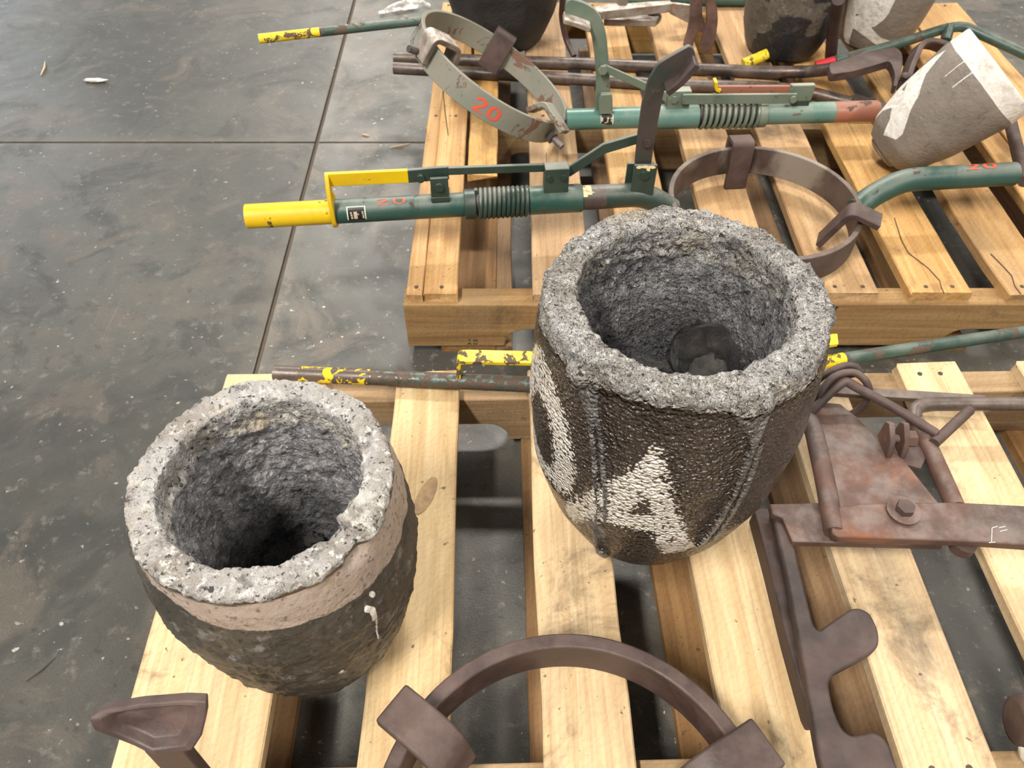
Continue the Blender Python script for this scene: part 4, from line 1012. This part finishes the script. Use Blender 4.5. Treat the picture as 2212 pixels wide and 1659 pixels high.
# ------------------------------------------------------------------ rusty lifting tongs at the right of the nearer pallet
rt = thing('lifting_tongs', 'heavy rust-orange lifting tongs with plates, bolts and chain links beside the large crucible', 'tongs', (.58, -.40, .1215))
zP = .188
pl = [(1758, 878), (1772, 868), (1815, 872), (1850, 900), (1905, 958), (1950, 990), (1998, 1050), (2040, 1102), (1930, 1140), (1800, 1130), (1788, 1040), (1765, 935)]
mk('side_plate', *prism([at(u, v_, zP) for u, v_ in pl], (0, 0, -.008)), RUSTOR, rt, bevel=.001)
P = fillet([at(u, v_, zP-.002) for u, v_ in ((1744, 902), (1758, 930), (1783, 1040), (1802, 1150))], .05)
mk('frame_rod', *tube(P, .0105, 16), RUSTOR, rt)
P = fillet([at(u, v_, zP-.004) for u, v_ in ((1978, 912), (2005, 962), (2040, 1040), (2064, 1095))], .05)
mk('frame_rod', *tube(P, .0098, 16), RUSTOR, rt)
lb_ = [(1798, 1152), (1790, 1098), (1860, 1088), (1960, 1085), (2060, 1084), (2196, 1091), (2330, 1098), (2330, 1185), (2120, 1170), (1850, 1160), (1812, 1160)]
mk('base_bar', *prism([at(u, v_, zP+.006) for u, v_ in lb_], (0, 0, -.012)), RUSTOR, rt, bevel=.002)
q = at(1950, 1105, zP+.006); wa = mk('washer', *cyl(q, q+V(0, 0, .003), .0175, 20), RUSTOR, rt); mk('bolt_head', *hexhead(q+V(0, 0, .003), (0, 0, 1), .0095, .008), RUST, wa)
q = at(2085, 1172, zP-.006); mk('bolt', *cyl(q, q+V(0, 0, -.012), .012, 14), RUSTDK, rt)
fz = lambda s, t: V(*at(s, t, zP+.0066))
mk('chalk_mark', *strokes(fz, [[(2155, 1137), (2143, 1140), (2142, 1172)], [(2158, 1140), (2172, 1137)], [(2160, 1148), (2176, 1144)], [(2136, 1172), (2150, 1171)]], 1.6), WHITEMARK, rt)
for uu, sft in ((1907, 0), (1938, .004)):
    b0 = at(uu, 975, zP)
    pr_ = [b0+V(0, -.010, 0), b0+V(0, .022, 0), b0+V(-.002, .020, .030), b0+V(-.002, .012, .036), b0+V(-.001, -.004, .022)]
    mk('pivot_lug', *prism(pr_, (.0065, 0, 0)), RUSTOR, rt, bevel=.0012)
q = at(1950, 948, zP+.012); mk('bolt', *join([cyl(q-V(.022, 0, 0), q, .005), hexhead(q, (1, 0, 0), .010, .013)]), RUSTOR, rt)
sp_ = [(1905, 965), (1935, 925), (1985, 930), (2000, 990), (1990, 1012), (1950, 1000)]
mk('lug_plate', *prism([at(u, v_, zP-.004) for u, v_ in sp_], (0, 0, -.008)), RUST, rt, bevel=.001)
# links and hook rods
def link(name, pts, r, par, mat, closed=True):
    P = [np.array(q) for q in pts]; n = len(P); out = []
    for i in range(n):
        a, b, cc, d = P[i-1], P[i], P[(i+1) % n], P[(i+2) % n]
        for k_ in range(6):
            t = k_/6; out.append(0.5*((2*b)+(-a+cc)*t+(2*a-5*b+4*cc-d)*t*t+(-a+3*b-3*cc+d)*t**3))
    return mk(name, *tube(out, r, 12, True), mat, par)
link('chain_link', [at(u, v_, z) for u, v_, z in ((1752, 880, .170), (1748, 850, .190), (1775, 815, .212), (1820, 791, .222), (1848, 792, .220), (1850, 806, .212), (1815, 815, .198), (1775, 840, .176))], .0042, rt, RUST)
link('chain_link', [at(u, v_, z) for u, v_, z in ((1768, 858, .205), (1800, 815, .225), (1845, 805, .228), (1875, 832, .218), (1870, 868, .190), (1838, 895, .165), (1800, 900, .158), (1772, 885, .175))], .0044, rt, RUST)
mk('hook_rod', *tube(fillet([at(1745, 897, .190), at(1800, 842, .215), at(1826, 822, .222), at(1842, 832, .218), at(1940, 885, .205), at(2022, 936, .196)], .02, 8), .0056, 12), RUST, rt)
mk('hook_rod', *tube([at(2017, 958, .194), at(2094, 886, .186)], .0062, 12), RUST, rt)
mk('handle_pipe', *tube(fillet([at(1972, 925, .165), at(1976, 880, .168), at(2010, 873, .168), at(2320, 872, .168)], .03, 8), .0088, 16), PIPE, rt)
mk('flat_strap', *flatbar([at(1700, 838, .1445), at(1880, 850, .1445), at(2130, 866, .1445)], (0, 1, 0.0), .014, .0075), PIPE, rt, bevel=.001)
# lower jaw: orange strap, tee-shaped bar and two rounded pads
mk('jaw_strap', *prism([at(u, v_, .172) for u, v_ in ((1662, 1088), (1800, 1085), (2010, 1150), (2040, 1178), (1795, 1172), (1712, 1170), (1690, 1118), (1668, 1110))], (0, 0, -.010)), RUSTOR, rt, bevel=.0015)
jw = [(1665, 1094), (1690, 1098), (1712, 1160), (1758, 1350), (1770, 1362), (1800, 1340), (1848, 1309), (1880, 1322), (1900, 1365), (1899, 1395), (1882, 1412), (1800, 1455), (1790, 1475), (1800, 1530), (1820, 1575), (1840, 1590), (1890, 1578), (1918, 1600), (1942, 1665), (1965, 1740), (1800, 1745), (1770, 1640), (1745, 1500), (1728, 1400), (1700, 1250)]
mk('jaw_plate', *prism([at(u, v_, .166) for u, v_ in rpoly(jw, 26)], (0, 0, -.014)), RUSTDK, rt, bevel=.003)
jb = [(1628, 1102), (1650, 1094), (1668, 1100), (1690, 1200), (1735, 1400), (1758, 1530), (1768, 1560), (1755, 1560), (1745, 1540), (1700, 1380), (1660, 1220)]
mk('jaw_web', *prism([at(u, v_, .150) for u, v_ in jb], (0, 0, -.026)), RUSTDK, rt, bevel=.002)

# ------------------------------------------------------------------ rusty gripping hoop in the foreground
hp = thing('gripping_hoop', 'thick brown rusty half hoop with two saddle pads in the foreground', 'hoop', (.2123, -.7087, .1215))
HC = V(.2123, -.7087, .172)
mk('hoop', *bandring(HC, (0, 0, 1), .1725, .0145, .050, 96), RUST, hp, bevel=.002)
def pad(p_out, p_in, w):
    d = unit((p_in-p_out)*V(1, 1, 0)); L = np.linalg.norm((p_in-p_out)[:2]); wv = np.cross((0, 0, 1), d)
    z = .190
    a = V(p_out[0], p_out[1], z)
    return flatbar([a, a+d*(L*.62), a+d*(L*.86)+V(0, 0, -.012), a+d*L+V(0, 0, -.042)], wv, w, .013, .016)
mk('saddle_pad', *pad((at(872, 1482, .195)+at(815, 1550, .195))/2, (at(1012, 1606, .195)+at(958, 1662, .195))/2, .040), RUST, hp, bevel=.0025)
mk('saddle_pad', *pad((at(1634, 1559, .195)+at(1688, 1640, .195))/2, (at(1470, 1665, .195)+at(1520, 1760, .195))/2, .044), RUST, hp, bevel=.0025)
# ------------------------------------------------------------------ upright gripper arm at bottom left
ga = thing('gripper_arm', 'rusty upright arm with a dished pad, blurred at the lower left corner', 'arm', V(*at(430, 1700, .33)[:2], .1215))
zc = .335
pc = at(318, 1568, zc)
pad_px = [(190, 1552, .345), (215, 1536, .345), (300, 1522, .345), (400, 1514, .345), (446, 1516, .345), (447, 1545, .335), (436, 1590, .325), (415, 1622, .318), (330, 1632, .315), (290, 1612, .318), (240, 1592, .325), (203, 1578, .335)]
top = np.array([at(u, v_, z) for u, v_, z in pad_px])
cen = top.mean(0); pn = unit(np.cross(top[3]-top[0], top[8]-top[0])); pn = pn*np.sign(pn[2]); inn = cen+(top-cen)*0.80; inn2 = cen+(top-cen)*0.60-pn*.007; low = cen+(top-cen)*.96-pn*.012
n = len(top); v = np.vstack([top, inn, inn2, low, [cen-pn*.009]]); f = []
for i in range(n):
    j = (i+1) % n
    f += [(i, j, n+j, n+i), (n+i, n+j, 2*n+j, 2*n+i), (2*n+i, 2*n+j, 4*n), (i, 3*n+i, 3*n+j, j)]
f.append(tuple(range(3*n, 4*n)))
mk('dished_pad', v, f, RUST, ga, bevel=.0012, ang=0.9)
b0 = at(350, 1600, .318); foot = V(b0[0]+.004, b0[1]-.012, .1225)
mk('upright', *flatbar([b0+V(0, 0, -.004), V(b0[0]+.002, b0[1]-.006, .24), foot], (1, .1, 0), .026, .010, .02), RUST, ga, bevel=.0015)
mk('foot_plate', *obox(foot+V(0, 0, .003), (1, 0, 0), (0, 1, 0), (0, 0, 1), .05, .04, .006), RUST, ga, bevel=.001)
# ------------------------------------------------------------------ bits at the right edge of the nearer pallet
eb = mk('steel_bar', *tube([at(2206, 1545, .16), at(2320, 1560, .16)], .024, 18), RUST, bevel=.006)
eb.location[2] = .1215+.0245
tag(eb, 'rounded rusty bar end at the right edge of the nearer pallet', 'bar')
# ------------------------------------------------------------------ litter on the floor
def sliver(name, u0, v0, u1, v1, w, mat, label, cat):
    a, b = at(u0, v0, .0022), at(u1, v1, .0022); m_ = (a+b)/2+V(0, 0, .0012)+unit(np.cross(b-a, (0, 0, 1)))*np.linalg.norm(b-a)*.06
    v, f = tube([a, m_, b], w, 6, rads=[w*.5, w, w*.4]); tag(mk(name, v, f, mat), label, cat)
sliver('wood_splinter', 782, 290, 797, 293, .0021, SPLINTER, 'short pale wood splinter beside the floor joint left of the far pallet', 'splinter')
sliver('wood_splinter', 842, 318, 886, 310, .0016, SPLINTER, 'long thin wood splinter just in front of the cross joint', 'splinter')
sliver('wood_splinter', 88, 162, 97, 133, .0022, SPLINTER, 'pale splinter lying on the floor near the top left corner', 'splinter')
sliver('twig', 55, 1472, 118, 1420, .0011, TWIG, 'thin dark twig on the floor at the lower left', 'twig')
a = at(205, 173, .004); v, f = lump(a, .026, .006, .004, 51, .4); tag(mk('paper_scrap', v, f, PLASTIC), 'small white paper scrap on the floor at the upper left', 'scrap')
# crumpled clear-white film behind the ring
nx, ny = 26, 14; c0, c1, c2 = at(818, 36, .0), at(930, 20, .0), at(880, 4, .0)
v, f = [], []
for i in range(nx+1):
    for j in range(ny+1):
        s, t = i/nx, j/ny; p = c0+(c1-c0)*s+(c2-(c0+c1)/2)*t*math.sin(math.pi*min(1, max(0, s*0.9+.05))); v.append(p)
v = np.array(v); hh = fbm(v, 55, 4, 71); v[:, 2] = .006+.009*np.abs(hh)
for i in range(nx):
    for j in range(ny): f.append((i*(ny+1)+j, (i+1)*(ny+1)+j, (i+1)*(ny+1)+j+1, i*(ny+1)+j+1))
tag(mk('plastic_film', v, f, FILM), 'crumpled white plastic film on the floor behind the tilted ring', 'plastic film')
a = at(2208, 1632, .125); v, f = lump(a+V(.008, 0, .012), .016, .016, .014, 61, .2); tag(mk('plaster_lump', v, f, PLASTIC), 'small white plaster lump at the lower right edge', 'lump')

for o in bpy.data.objects:
    for k_ in ('_o', '_rnd'):
        if k_ in o: del o[k_]
